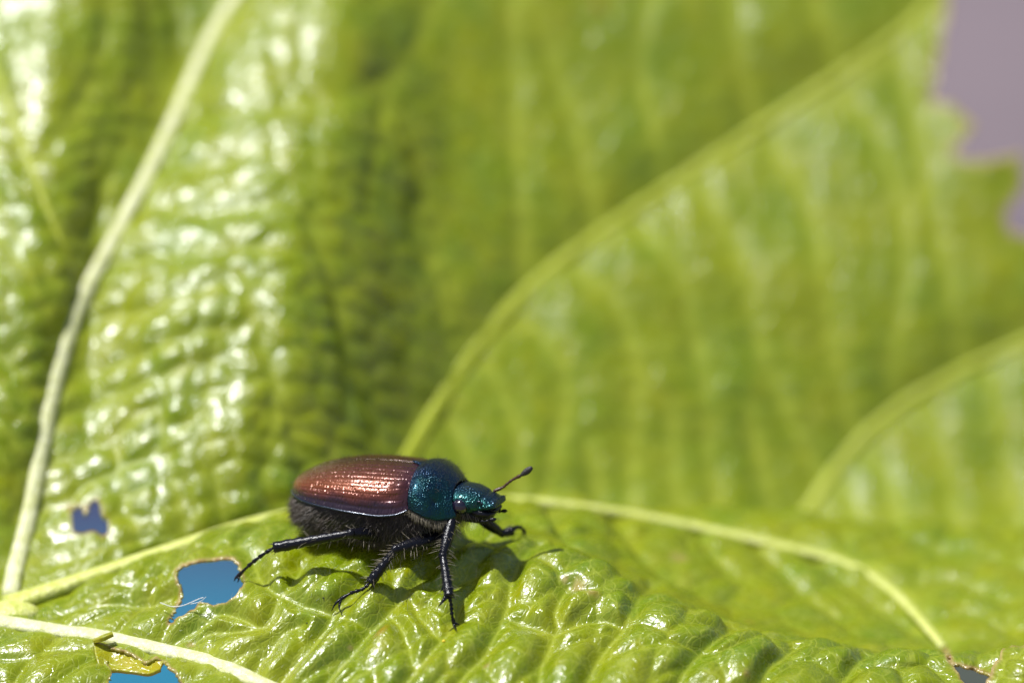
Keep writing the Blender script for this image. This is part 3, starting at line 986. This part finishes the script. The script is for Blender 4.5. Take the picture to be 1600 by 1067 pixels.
# side pits and hollows
for q0 in (-1, 1):
    g = np.exp(-((sx_[:, None] - 0.62) / 0.07) ** 2 - ((v[None] - q0 * 0.78) / 0.05) ** 2)
    PP[..., 1] -= q0 * 0.13 * g
    PP[..., 2] -= 0.07 * g
    g = np.exp(-((sx_[:, None] - 0.72) / 0.16) ** 2 - ((v[None] - q0 * 0.70) / 0.16) ** 2)
    PP[..., 1] -= q0 * 0.10 * g
    PP[..., 2] -= 0.05 * g
pron = grid_obj('pronotum', PP, M_pro, beetle, solid=0.08)
loop = np.vstack([PP[0], PP[1:, -1], PP[-1, ::-1][1:], PP[::-1, 0][1:]])
bg_ = Bag().add(tube(Bw(smooth_path(loop, 2)), 0.05, 8))
bg_.build('margin', M_rim, pron)

# --- head (down-turned), its eyes, mouth and antenna are sub-parts
HP = math.radians(9)


def Hd(p):
    """head frame -> beetle frame; origin at the neck"""
    p = np.asarray(p, float)
    x = p[..., 0] * math.cos(HP) + p[..., 2] * math.sin(HP)
    z = -p[..., 0] * math.sin(HP) + p[..., 2] * math.cos(HP)
    return np.stack([x + 4.40, p[..., 1], z + 0.13], -1)


hx = [-0.35, 0.0, 0.35, 0.75, 1.15, 1.5, 1.85, 2.1, 2.2]
PH = loft(hx, [0.74, 1.10, 1.22, 1.22, 1.10, 0.97, 0.90, 0.86, 0.70],
          [0.45, 0.66, 0.74, 0.76, 0.70, 0.60, 0.47, 0.38, 0.25], [-0.45, -0.62, -0.66, -0.60, -0.44, -0.28, -0.10, 0.06, 0.16], 80, 90, 0.8, 0.85)
X_, Y_, Z_ = PH[..., 0], PH[..., 1], PH[..., 2]
up_ = np.clip(Z_ / 0.3, 0, 1)
PH[..., 2] -= 0.07 * up_ * np.exp(-((X_ - 1.48) / 0.07) ** 2)              # seam of the clypeus
for q in (-1, 1):                                                           # antenna sockets
    PH[..., 1] -= q * 0.16 * np.exp(-((X_ - 1.45) / 0.16) ** 2 - ((Y_ - q * 0.85) / 0.20) ** 2 - ((Z_ - 0.20) / 0.22) ** 2)
PH[..., 2] += 0.08 * up_ * np.exp(-((X_ - 2.08) / 0.08) ** 2)              # turned-up front rim
head = grid_obj('head', Hd(PH), M_head, beetle, True, True)


def head_pts(L_):
    return Bw(Hd(np.array(L_, float)))


for q in (-1, 1):
    b = Bag().add(ball(head_pts([(0.60, q * 1.14, 0.0)])[0], (0.40, 0.30, 0.36), 20, 28, RB.T))
    b.build('eye', M_eye, head)
    # ridge over the eye
    c = catmull([(0.62, q * 1.12, 0.40), (0.88, q * 1.20, 0.24), (1.02, q * 1.20, 0.06), (1.06, q * 1.08, -0.06)], 14)
    Bag().add(tube(head_pts(c), np.linspace(0.03, 0.06, 14), 8)).build('eye_ridge', M_head, head)
    # mandible
    c = catmull([(1.15, q * 0.72, -0.22), (1.55, q * 0.76, -0.22), (1.92, q * 0.60, -0.20), (2.12, q * 0.25, -0.18)], 14)
    Bag().add(tube(head_pts(c), np.array([0.19, 0.20, 0.20, 0.19, 0.18, 0.17, 0.16, 0.15, 0.14, 0.12, 0.1, 0.08, 0.06, 0.03]), 10)).build('mandible', M_black, head)
    # maxillary palp, four joints
    c = np.array([(1.25, q * 0.62, -0.45), (1.55, q * 0.80, -0.58), (1.85, q * 0.84, -0.52), (2.02, q * 0.80, -0.42), (2.34, q * 0.70, -0.30)])
    bag = Bag()
    for a_, b_, r_ in zip(c[:-1], c[1:], (0.07, 0.075, 0.075, 0.10)):
        tt = np.linspace(0, 1, 9)
        bag.add(tube(head_pts(a_ + (b_ - a_) * tt[:, None]), r_ * np.sin(math.pi * (0.18 + 0.72 * tt)), 9))
    bag.build('palp', M_black, head)
# lower jaw and labrum
lab = loft([0.3, 0.7, 1.3, 1.75, 1.95], [0.55, 0.72, 0.66, 0.5, 0.25], [-0.3, -0.2, -0.16, -0.2, -0.3], [-0.80, -0.96, -0.92, -0.72, -0.50], 30, 40)
grid_obj('lower_jaw', Hd(lab), M_black, head, True, True)
lab = loft([1.75, 1.9, 2.1, 2.2], [0.45, 0.56, 0.5, 0.3], [0.08, 0.10, 0.06, -0.02], [-0.10, -0.14, -0.12, -0.06], 20, 40)
grid_obj('labrum', Hd(lab), M_black, head, True, True)

# antenna on the far side, held up; club of three leaves
a0 = head_pts([(1.55, 0.62, 0.50)])[0]
ax, ay, aD = PROJ(a0)
aD = float(aD)
ant = Bag()
pa = W([ax, 786, 792, 799, 806, 813], [ay, 761, 756, 750.5, 746.5, 743], [aD, aD, aD - .05, aD - .1, aD - .15, aD - .2])
pa = catmull(pa, 40)
ts = np.linspace(0, 1, 40)
rad = 0.055 + 0.035 * np.exp(-((ts - 0.15) / 0.14) ** 2) + 0.018 * np.abs(np.sin(ts * math.pi * 7)) * (ts > 0.35) + 0.03 * np.clip((ts - 0.8) / 0.2, 0, 1)
ant.add(tube(pa, rad, 10))
antenna = ant.build('antenna', M_ant, beetle)
club0 = np.array([813, 743.2]); club1 = np.array([832, 730])
for k_, (off, ex) in enumerate(((0, 1.0), (0.9, 0.97), (-0.9, 0.9))):
    t = np.linspace(0, 1, 16)
    d_ = (club1 - club0); nrm = np.array([d_[1], -d_[0]]) / np.linalg.norm(d_)
    q = club0 + d_ * (t * ex)[:, None] + nrm * (off * np.sin(math.pi * 0.5 * t))[:, None]
    pth = W(q[:, 0], q[:, 1], aD - 0.2 + 0.10 * (k_ - 1) + 0 * t)
    r_ = 0.15 * np.sin(math.pi * (0.08 + 0.84 * t)) ** 0.7 * (0.75 + 0.35 * t)
    Bag().add(tube(pth, r_, 10, flat=(FWD, 0.5))).build('club_plate', M_club, antenna)
# socket of the near antenna: a dark pit with a raised rim
th_ = np.linspace(0, 2 * math.pi, 25)
c = np.stack([1.46 + 0.20 * np.cos(th_), -0.80 - 0.10 * np.sin(th_), 0.20 + 0.19 * np.sin(th_) - 0.05 * np.cos(th_)], 1)
Bag().add(tube(head_pts(c), 0.035, 8, cap=False)).build('socket_rim', M_rim, head)
Bag().add(ball(head_pts([(1.46, -0.74, 0.17)])[0], (0.18, 0.10, 0.17), 12, 16, RB.T)).build('socket', M_club, head)


# --- legs
def spine(base_, d, length, r):
    d = np.asarray(d, float); d = d / np.linalg.norm(d)
    t = np.linspace(0, 1, 5)[:, None]
    return tube(np.asarray(base_) + d * length * t, r * (1 - 0.93 * t[:, 0]), 6)


def P3(px, py, D):
    return W(np.array([px]), np.array([py]), np.array([D]))[0]


hair_groups = {'pale': [], 'grey': [], 'dark': []}


def add_hair(kind, root, d, length, bend, w):
    hair_groups[kind].append((np.asarray(root), np.asarray(d) / (np.linalg.norm(d) + 1e-9), length, np.asarray(bend), w))


def leg(coxa, knee, ankle, tarsus, claws, rf, rt, spines=10, teeth=False, hairs=(40, 40), seed=0):
    rg = np.random.default_rng(seed)
    coxa, knee, ankle = map(np.asarray, (coxa, knee, ankle))
    bag = Bag()
    t = np.linspace(0, 1, 24)
    # femur and tibia as one tapering, jointed limb
    mid = coxa + (knee - coxa) * 0.5
    fem = catmull([coxa, mid, knee], 24)
    tib = catmull([knee, knee + (ankle - knee) * 0.5, ankle], 24)
    bag.add(tube(fem, rf * (0.80 + 0.25 * np.sin(math.pi * (0.1 + 0.8 * t)) - 0.30 * t ** 3), 14))
    bag.add(ball(knee, rt * 0.92, 10, 14))
    ridge = 1 + 0.08 * np.sin(t * 40) * (t > 0.15) * (t < 0.95)
    bag.add(tube(tib, rt * (0.70 + 0.42 * t ** 0.9 - 0.10 * t ** 6) * ridge, 12))
    o = bag.build('leg', M_black, beetle)
    T = (ankle - knee) / np.linalg.norm(ankle - knee)
    side = np.cross(T, FWD); side /= np.linalg.norm(side)
    tb = Bag()
    for i in range(spines):
        s_ = 0.2 + 0.8 * i / max(1, spines - 1)
        p = tib[int(s_ * 23)]
        q = (side if i % 2 else -side) + 0.5 * rg.normal(size=3) * 0.5 - 0.4 * FWD
        q = q / np.linalg.norm(q)
        tb.add(spine(p + q * rt * 0.75, q * 0.75 + T * 0.9, 0.17 + 0.10 * (i > spines - 4), 0.032))
    if teeth:
        for s_, L_, r_ in ((0.70, 0.42, 0.15), (0.97, 0.72, 0.16)):
            p = tib[int(s_ * 23)]
            Bag().add(spine(p + side * teeth * rt * 0.35, side * teeth * 0.75 + T * 0.8, L_, r_)).build('tooth', M_black, o)
    else:
        for q in (side, -side, -FWD):
            tb.add(spine(ankle + q * rt * 0.5 - T * 0.05, q * 0.35 + T, 0.30, 0.04))
    tb.build('spines', M_black, o)['kind'] = 'stuff'
    # tarsus of five joints
    tp = catmull(np.vstack([ankle[None], tarsus]), 61)
    ta = Bag()
    lens_ = np.array([0, .19, .36, .52, .67, 1.0]) * 60
    for i in range(5):
        a_, b_ = int(lens_[i]), int(lens_[i + 1])
        q = catmull(tp[a_:b_ + 1], 12) if b_ - a_ > 2 else tp[a_:b_ + 1]
        u = np.linspace(0, 1, len(q))
        ta.add(tube(q, 0.115 * (0.55 + 0.65 * u ** 1.3 - 0.25 * u ** 8) * (0.9 if i < 4 else 0.85), 9))
    tarsus_ob = ta.build('tarsus', M_black, o)
    bs = Bag()
    for i in range(4):
        p = tp[int(lens_[i + 1])]
        d_ = tp[min(60, int(lens_[i + 1]) + 2)] - tp[int(lens_[i + 1]) - 2]
        for q in (1, -1):
            bs.add(spine(p, d_ / np.linalg.norm(d_) + q * 0.7 * side - 0.5 * UP, 0.19, 0.022))
    bs.build('bristles', M_black, o)['kind'] = 'stuff'
    end = tp[-1]
    for cl in claws:
        c_ = catmull(np.vstack([end[None], np.asarray(cl)]), 14)
        Bag().add(tube(c_, np.linspace(0.085, 0.015, 14), 8)).build('claw', M_black, o)
    # bristles on femur and tibia
    for line_, rad_, cnt, kind, L_ in ((fem, rf, hairs[0], 'pale', 0.52), (tib, rt, hairs[1], 'pale', 0.38)):
        for _ in range(cnt):
            s_ = rg.random(); p = line_[int(s_ * 22.9)] + (line_[int(s_ * 22.9) + 1] - line_[int(s_ * 22.9)]) * rg.random()
            q = rg.normal(size=3); d0 = line_[min(23, int(s_ * 23) + 1)] - line_[max(0, int(s_ * 23) - 1)]
            d0 /= np.linalg.norm(d0) + 1e-9
            q -= d0 * (q @ d0); q /= np.linalg.norm(q)
            add_hair(kind, p + q * rad_ * 0.8, q + 0.5 * d0, L_ * (0.5 + rg.random()), -0.1 * UP, 0.011)
    return o


def surf(px, py, lift=0.08):
    p, D = on_leaf(px, py)
    return p - FWD * lift, float(D) - lift


# near hind leg
t0, D0 = surf(371, 902)
leg(P3(622, 836, 1.9), P3(548, 833, -0.15), P3(428, 855, 0.30),
    [P3(408, 868, 0.5), P3(388, 884, 0.5 * (0.5 + D0)), P3(372, 900, D0 - 0.1)],
    [[P3(368, 903, D0 - 0.1), P3(366, 908, D0)], [P3(373, 905, D0 - 0.3), P3(371, 910, D0 - 0.2)]], 0.36, 0.26, 12, False, (30, 26), 1)
# near middle leg
t1, D1 = surf(530, 938)
leg(P3(690, 838, 0.5), P3(618, 858, -0.75), P3(578, 910, D1 - 0.30),
    [P3(566, 920, D1 - 0.25), P3(549, 926, D1 - 0.30), P3(533, 935, D1 - 0.25)],
    [[P3(524, 943, D1 - 0.30), P3(518, 954, surf(518, 954)[1] - 0.05)], [P3(530, 948, D1 - 0.40), P3(533, 957, surf(532, 957)[1] - 0.05)]], 0.34, 0.245, 12, False, (80, 80), 2)
# near front leg, toothed shin
t2, D2 = surf(709, 974)
leg(P3(706, 812, 0.0), P3(692, 868, -0.85), P3(702, 932, D2 - 0.45),
    [P3(705, 944, D2 - 0.30), P3(706, 958, D2 - 0.20), P3(709, 973, D2 - 0.05)],
    [[P3(714, 974, D2 - 0.1), P3(718, 976, D2 - 0.05)], [P3(710, 978, D2 - 0.15), P3(713, 984, surf(713, 983)[1] - 0.02)]], 0.28, 0.24, 8, -1, (40, 46), 3)
# far front leg reaching out
t3, D3 = surf(818, 832)
ds_ = lambda x, y, d, lf: min(d, float(surf(x, y)[1]) - lf)
leg(P3(748, 808, 2.2), P3(784, 833, ds_(784, 838, 4.0, 0.35)), P3(800, 829, ds_(800, 836, 5.2, 0.35)),
    [P3(806, 824, ds_(806, 830, 5.5, 0.3)), P3(814, 824, ds_(814, 830, 5.8, 0.3)), P3(819, 829, ds_(819, 830, 5.9, 0.15))],
    [[P3(821, 833, D3 - 0.1), P3(820, 838, D3)], [P3(817, 833, D3 - 0.2), P3(815, 837, D3)]], 0.27, 0.22, 6, False, (12, 8), 4)
# far middle and hind legs, mostly behind the trunk
t4, D4 = surf(620, 812)
leg(P3(670, 825, 3.4), P3(640, 812, 5.6), P3(628, 814, D4 - 1.0),
    [P3(624, 814, D4 - 0.6), P3(620, 813, D4 - 0.3), P3(612, 814, D4 - 0.1)],
    [[P3(608, 814, D4 - .1), P3(605, 817, D4)], [P3(609, 817, D4 - .2), P3(607, 820, D4)]], 0.30, 0.2, 6, False, (0, 0), 5)
t5, D5 = surf(500, 822)
leg(P3(590, 820, 3.8), P3(545, 812, 5.4), P3(515, 820, D5 - 0.8),
    [P3(508, 821, D5 - 0.5), P3(500, 820, D5 - 0.3), P3(492, 821, D5 - 0.1)],
    [[P3(489, 821, D5 - .1), P3(487, 824, D5)], [P3(491, 823, D5 - .2), P3(489, 826, D5)]], 0.30, 0.22, 6, False, (0, 0), 6)


# --- hair of the trunk
def surface_hair(P, sel, count, kind, length, flow, lift, w, jitter=0.35, close=True):
    """hairs rooted on a local grid P where sel(x, y, z) is true; flow = local lay direction"""
    Wp = Bw(P.reshape(-1, 3)).reshape(P.shape)
    nn = grid_normals(Wp)
    cen = Wp.mean(axis=(0, 1))
    if ((nn * (Wp - cen)).sum(-1)).mean() < 0:
        nn = -nn
    idx = np.argwhere(sel(P[..., 0], P[..., 1], P[..., 2]))
    pick = idx[RNG.integers(0, len(idx), count)]
    fl = np.asarray(flow, float) @ RB.T
    for i, j in pick:
        i2 = min(i + 1, P.shape[0] - 1); j2 = (j + 1) % P.shape[1]
        a, b = RNG.random(2)
        if abs(j2 - j) > 1 and not close:
            j2 = j
        p = Wp[i, j] + a * (Wp[i2, j] - Wp[i, j]) + b * (Wp[i, j2] - Wp[i, j])
        clump = (vnoise(np.array([p[0] * 2.6]), np.array([p[2] * 2.6 + p[1]]))[0] - 0.5) * 1.6
        d = nn[i, j] * lift + fl * (1 - 0.3 * clump) + RNG.normal(size=3) * jitter * 0.5 + np.array([0, 0, 0.5]) * clump
        add_hair(kind, p - nn[i, j] * 0.02, d, length * (0.55 + 0.7 * RNG.random()), np.array([0, 0, -0.35]) + 0.25 * RNG.normal(size=3), w)


surface_hair(PB, lambda x, y, z: (y < 0.3) & (z < -0.15) & (x < 0.4) & (z > -1.95), 2600, 'grey', 0.46, (-0.75, -0.1, -0.45), 0.55, 0.012)
surface_hair(PB, lambda x, y, z: (y < 0.3) & (z < -0.2) & (x >= 0.3) & (x < 3.3), 2300, 'grey', 0.55, (-0.45, -0.1, -0.75), 0.60, 0.012)
surface_hair(PB, lambda x, y, z: (y > 0.3) & (z < -0.1) & (x < 3.4), 1300, 'grey', 0.5, (-0.6, 0.1, -0.6), 0.6, 0.012)
surface_hair(PB, lambda x, y, z: (x < -3.3), 500, 'grey', 0.34, (-0.8, 0, -0.3), 0.5, 0.011)
surface_hair(PB, lambda x, y, z: (x > 2.2) & (x < 4.5) & (z < 0.1) & (z > -1.3), 650, 'pale', 0.50, (0.15, 0, -0.9), 0.55, 0.012)
surface_hair(Hd(PH), lambda x, y, z: (z < -0.25), 260, 'pale', 0.42, (0.35, 0, -0.8), 0.5, 0.011)
# fringe under the margin of the pronotum and at the shoulder
for jj_, sgn in ((0, -1), (-1, 1)):
    for _ in range(150):
        i = int(RNG.integers(2, n - 2))
        p = Bw(PP[i, jj_])
        add_hair('pale', p, np.array([0.1, sgn * 0.35, -1.0]) @ RB.T + RNG.normal(size=3) * 0.2, 0.34 + 0.22 * RNG.random(), (0, 0, -0.1), 0.012)
for _ in range(90):
    q = RNG.random()
    p = Bw((2.15 + 0.8 * q, -2.3, -0.22 + 0.05 * q))
    add_hair('pale', p, np.array([0.55, -0.6, 0.25]) @ RB.T + RNG.normal(size=3) * 0.25, 0.26 + 0.18 * RNG.random(), (0, 0, 0.1), 0.012)
# short erect hair on the back
surface_hair(PP, lambda x, y, z: (z > 0.75), 420, 'dark', 0.26, (0.25, 0, 0.2), 1.0, 0.010, close=False)
surface_hair(PE_far, lambda x, y, z: (z > 0.9) & (x > -2.5), 170, 'dark', 0.20, (0.1, 0, 0.1), 1.0, 0.008, close=False)
surface_hair(PE_near, lambda x, y, z: (z > 0.9) & (x > -2.5), 130, 'dark', 0.18, (0.1, 0, 0.1), 1.0, 0.008, close=False)
surface_hair(Hd(PH), lambda x, y, z: (z > 0.1), 130, 'dark', 0.16, (0.2, 0, 0.2), 1.0, 0.008)
for _ in range(26):
    p = head_pts([(1.2 + 0.9 * RNG.random(), -0.5 + 1.0 * RNG.random(), -0.62)])[0]
    add_hair('dark', p, np.array([0.6, -0.1, -0.8]) @ RB.T + RNG.normal(size=3) * 0.35, 0.30 + 0.2 * RNG.random(), (0, 0, 0.1), 0.010)


def build_hair(kind, mat):
    V = []; F = []
    for root, d, L_, bend, w in hair_groups[kind]:
        a = np.cross(d, (0.3, 0.5, 0.81)); a /= np.linalg.norm(a) + 1e-9
        b = np.cross(d, a)
        o0 = len(V)
        for k_, t in enumerate((0, 0.35, 0.7)):
            c = root + d * L_ * t + bend * L_ * t * t
            r_ = w * (1 - 0.55 * t)
            for th_ in (0, 2.1, 4.2):
                V.append(c + r_ * (math.cos(th_) * a + math.sin(th_) * b))
        V.append(root + d * L_ + bend * L_)
        for k_ in (0, 3):
            for j in range(3):
                F.append((o0 + k_ + j, o0 + k_ + (j + 1) % 3, o0 + k_ + 3 + (j + 1) % 3, o0 + k_ + 3 + j))
        for j in range(3):
            F.append((o0 + 6 + j, o0 + 6 + (j + 1) % 3, o0 + 9))
    o_ = link('hair', make_mesh('hair', np.array(V) - origin_of(beetle), F), mat, beetle)
    o_['kind'] = 'stuff'
    return o_


build_hair('grey', M_hair)
build_hair('pale', M_hair_pale)
build_hair('dark', M_hair_dark)

# sparse hairs of the leaf along the lower vein and over the near blade
sel_ = np.argwhere((TT > 1.0) & (TT < 3.2) & (fpx > -20) & (fpx < 760) & ~cut & (fpy < 1080))
wts = np.exp(-(dp[sel_[:, 0], sel_[:, 1]] / 0.9) ** 2) + 0.10
pick = sel_[RNG.choice(len(sel_), 420, p=wts / wts.sum())]
V = []; F = []
for i, j in pick:
    p = final[i, j]; d = nb[i, j] + RNG.normal(size=3) * 0.55; d /= np.linalg.norm(d)
    L_ = 0.22 + 0.30 * RNG.random(); bend = RNG.normal(size=3) * 0.25
    t = np.linspace(0, 1, 5)[:, None]
    v_, f_ = tube(p + d * L_ * t + bend * L_ * t * t, 0.008 * (1 - 0.8 * t[:, 0]), 3)
    o0 = len(V); V.extend(v_); F.extend([tuple(q + o0 for q in g_) for g_ in f_])
M_lhair = plain_material('leaf_hair', (0.55, 0.58, 0.40), (0.7, 0.7, 0.55), 0.35, 1, 0)
o = link('hair', make_mesh('hair', np.array(V) - LO, F), M_lhair, leaf)
o['kind'] = 'stuff'

# ------------------------------------------------------------------ small things on the leaf
M_silk = plain_material('white_silk', (0.7, 0.7, 0.7), (0.85, 0.85, 0.85), 0.4, 1, 0)
pts = [(250, 941), (268, 947), (284, 946), (300, 940), (311, 935), (318, 933)]
pp_ = np.array([P3(x, y, on_leaf(266, 946)[1] - 0.35 - 0.1 * i) for i, (x, y) in enumerate(pts)])
sb = Bag().add(tube(catmull(pp_, 40), 0.018, 6))
pts = [(284, 946), (298, 943), (308, 941), (315, 938), (322, 932)]
pp_ = np.array([P3(x, y, on_leaf(266, 946)[1] - 0.5 - 0.12 * i) for i, (x, y) in enumerate(pts)])
sb.add(tube(catmull(pp_, 40), 0.013, 6))
o = sb.build('silk_thread', M_silk)
o['label'] = 'fine white silk thread stretched across the largest hole in the leaf'; o['category'] = 'thread'
M_pollen = plain_material('yellow_pollen', (0.75, 0.50, 0.02), (0.85, 0.6, 0.04), 0.6, 6, 0.02)
M_speck = plain_material('black_speck', (0.01, 0.01, 0.01), (0.03, 0.025, 0.02), 0.6, 6, 0.02)
for (x, y, r_, mt, nm, lb, ct) in ((691, 997, 0.075, M_pollen, 'pollen_grain', 'tiny yellow pollen grain lying below the front foot of the beetle', 'pollen'),
                                   (501, 937, 0.045, M_speck, 'dirt_speck', 'tiny black speck left of the middle foot of the beetle', 'speck'),
                                   (475, 972, 0.04, M_speck, 'dirt_speck', 'tiny black speck on the pale vein below the middle foot', 'speck')):
    c = on_leaf(x, y)[0] + nb[0, 0] * 0.0 - FWD * 0.03 + UP * 0.02
    b = Bag().add(ball(c, (r_, r_ * 0.9, r_ * 0.8), 8, 10))
    o = b.build(nm, mt); o['label'] = lb; o['category'] = ct

# ------------------------------------------------------------------ the ground far below, out of focus
GZ = -400.0


def ground_material(name, c1, c2, scale, rough=0.85):
    m, nt, N, L, P = new_mat(name)
    oc = obj_coord(nt)
    L.new(mixc(nt, ramp(nt, noise(nt, oc, scale, 6), [(0.3, (0, 0, 0)), (0.7, (1, 1, 1))]), c1, c2), P.inputs['Base Color'])
    P.inputs['Roughness'].default_value = rough
    L.new(bump(nt, noise(nt, oc, scale * 6, 4), 0.5, 3.0), P.inputs['Normal'])
    return m


M_ground = ground_material('mauve_grey_paving', (0.105, 0.080, 0.090), (0.175, 0.135, 0.148), 0.008)
M_teal = ground_material('teal_blue_sheet', (0.003, 0.105, 0.175), (0.005, 0.145, 0.24), 0.03, 0.6)
M_navy = ground_material('navy_sheet', (0.018, 0.020, 0.062), (0.028, 0.030, 0.085), 0.03, 0.6)
M_darkslab = ground_material('dark_grey_green_slab', (0.030, 0.038, 0.028), (0.042, 0.05, 0.036), 0.05, 0.8)
R_ = 30000.0
g = link('ground', make_mesh('ground', [(-R_, -R_, GZ), (R_, -R_, GZ), (R_, R_, GZ), (-R_, R_, GZ)], [(0, 1, 2, 3)], False), M_ground)
g['kind'] = 'structure'


def mat_slab(name, x0, x1, y0, y1, z0, z1, mat, label, cat):
    nx, ny = 40, 24
    V = []; 
    for i in range(ny + 1):
        for j in range(nx + 1):
            x = x0 + (x1 - x0) * j / nx; y = y0 + (y1 - y0) * i / ny
            e = 0.0 if i in (0, ny) or j in (0, nx) else 1.0
            V.append((x, y, z1 + e * 2.5 * math.sin(x * 0.021 + 2 * math.sin(y * 0.013)) * math.sin(y * 0.03 + 1)))
    F = grid_faces(ny + 1, nx + 1)
    o = link(name, make_mesh(name, np.array(V), F), mat)
    s = o.modifiers.new('thickness', 'SOLIDIFY'); s.thickness = z1 - z0 - 2.6; s.offset = -1
    o['label'] = label; o['category'] = cat
    return o


CY = -S * FWD[1]; CZ = -S * FWD[2]


def gy(py, z=GZ):
    """y on the ground of the photo row py"""
    a = EL + math.atan((py - 533.5) * MM / S)
    return CY + (CZ - z) / math.tan(a)


mat_slab('blue_sheet', -900, 40, gy(1400), gy(893, GZ + 12), GZ + 0.4, GZ + 12, M_teal, 'teal blue sheet on the ground seen blurred through the large hole in the leaf', 'sheet')
mat_slab('navy_sheet', -900, 1200, gy(890, GZ + 12), gy(430, GZ + 12), GZ + 0.4, GZ + 12, M_navy, 'dark navy sheet on the ground seen blurred through the small upper hole', 'sheet')
mat_slab('dark_slab', 60, 900, gy(1400), gy(900, GZ + 12), GZ + 0.4, GZ + 12, M_darkslab, 'dark grey green slab on the ground seen through the notch at lower right', 'mat')  # dark grey-green slab that fills the view through the notch
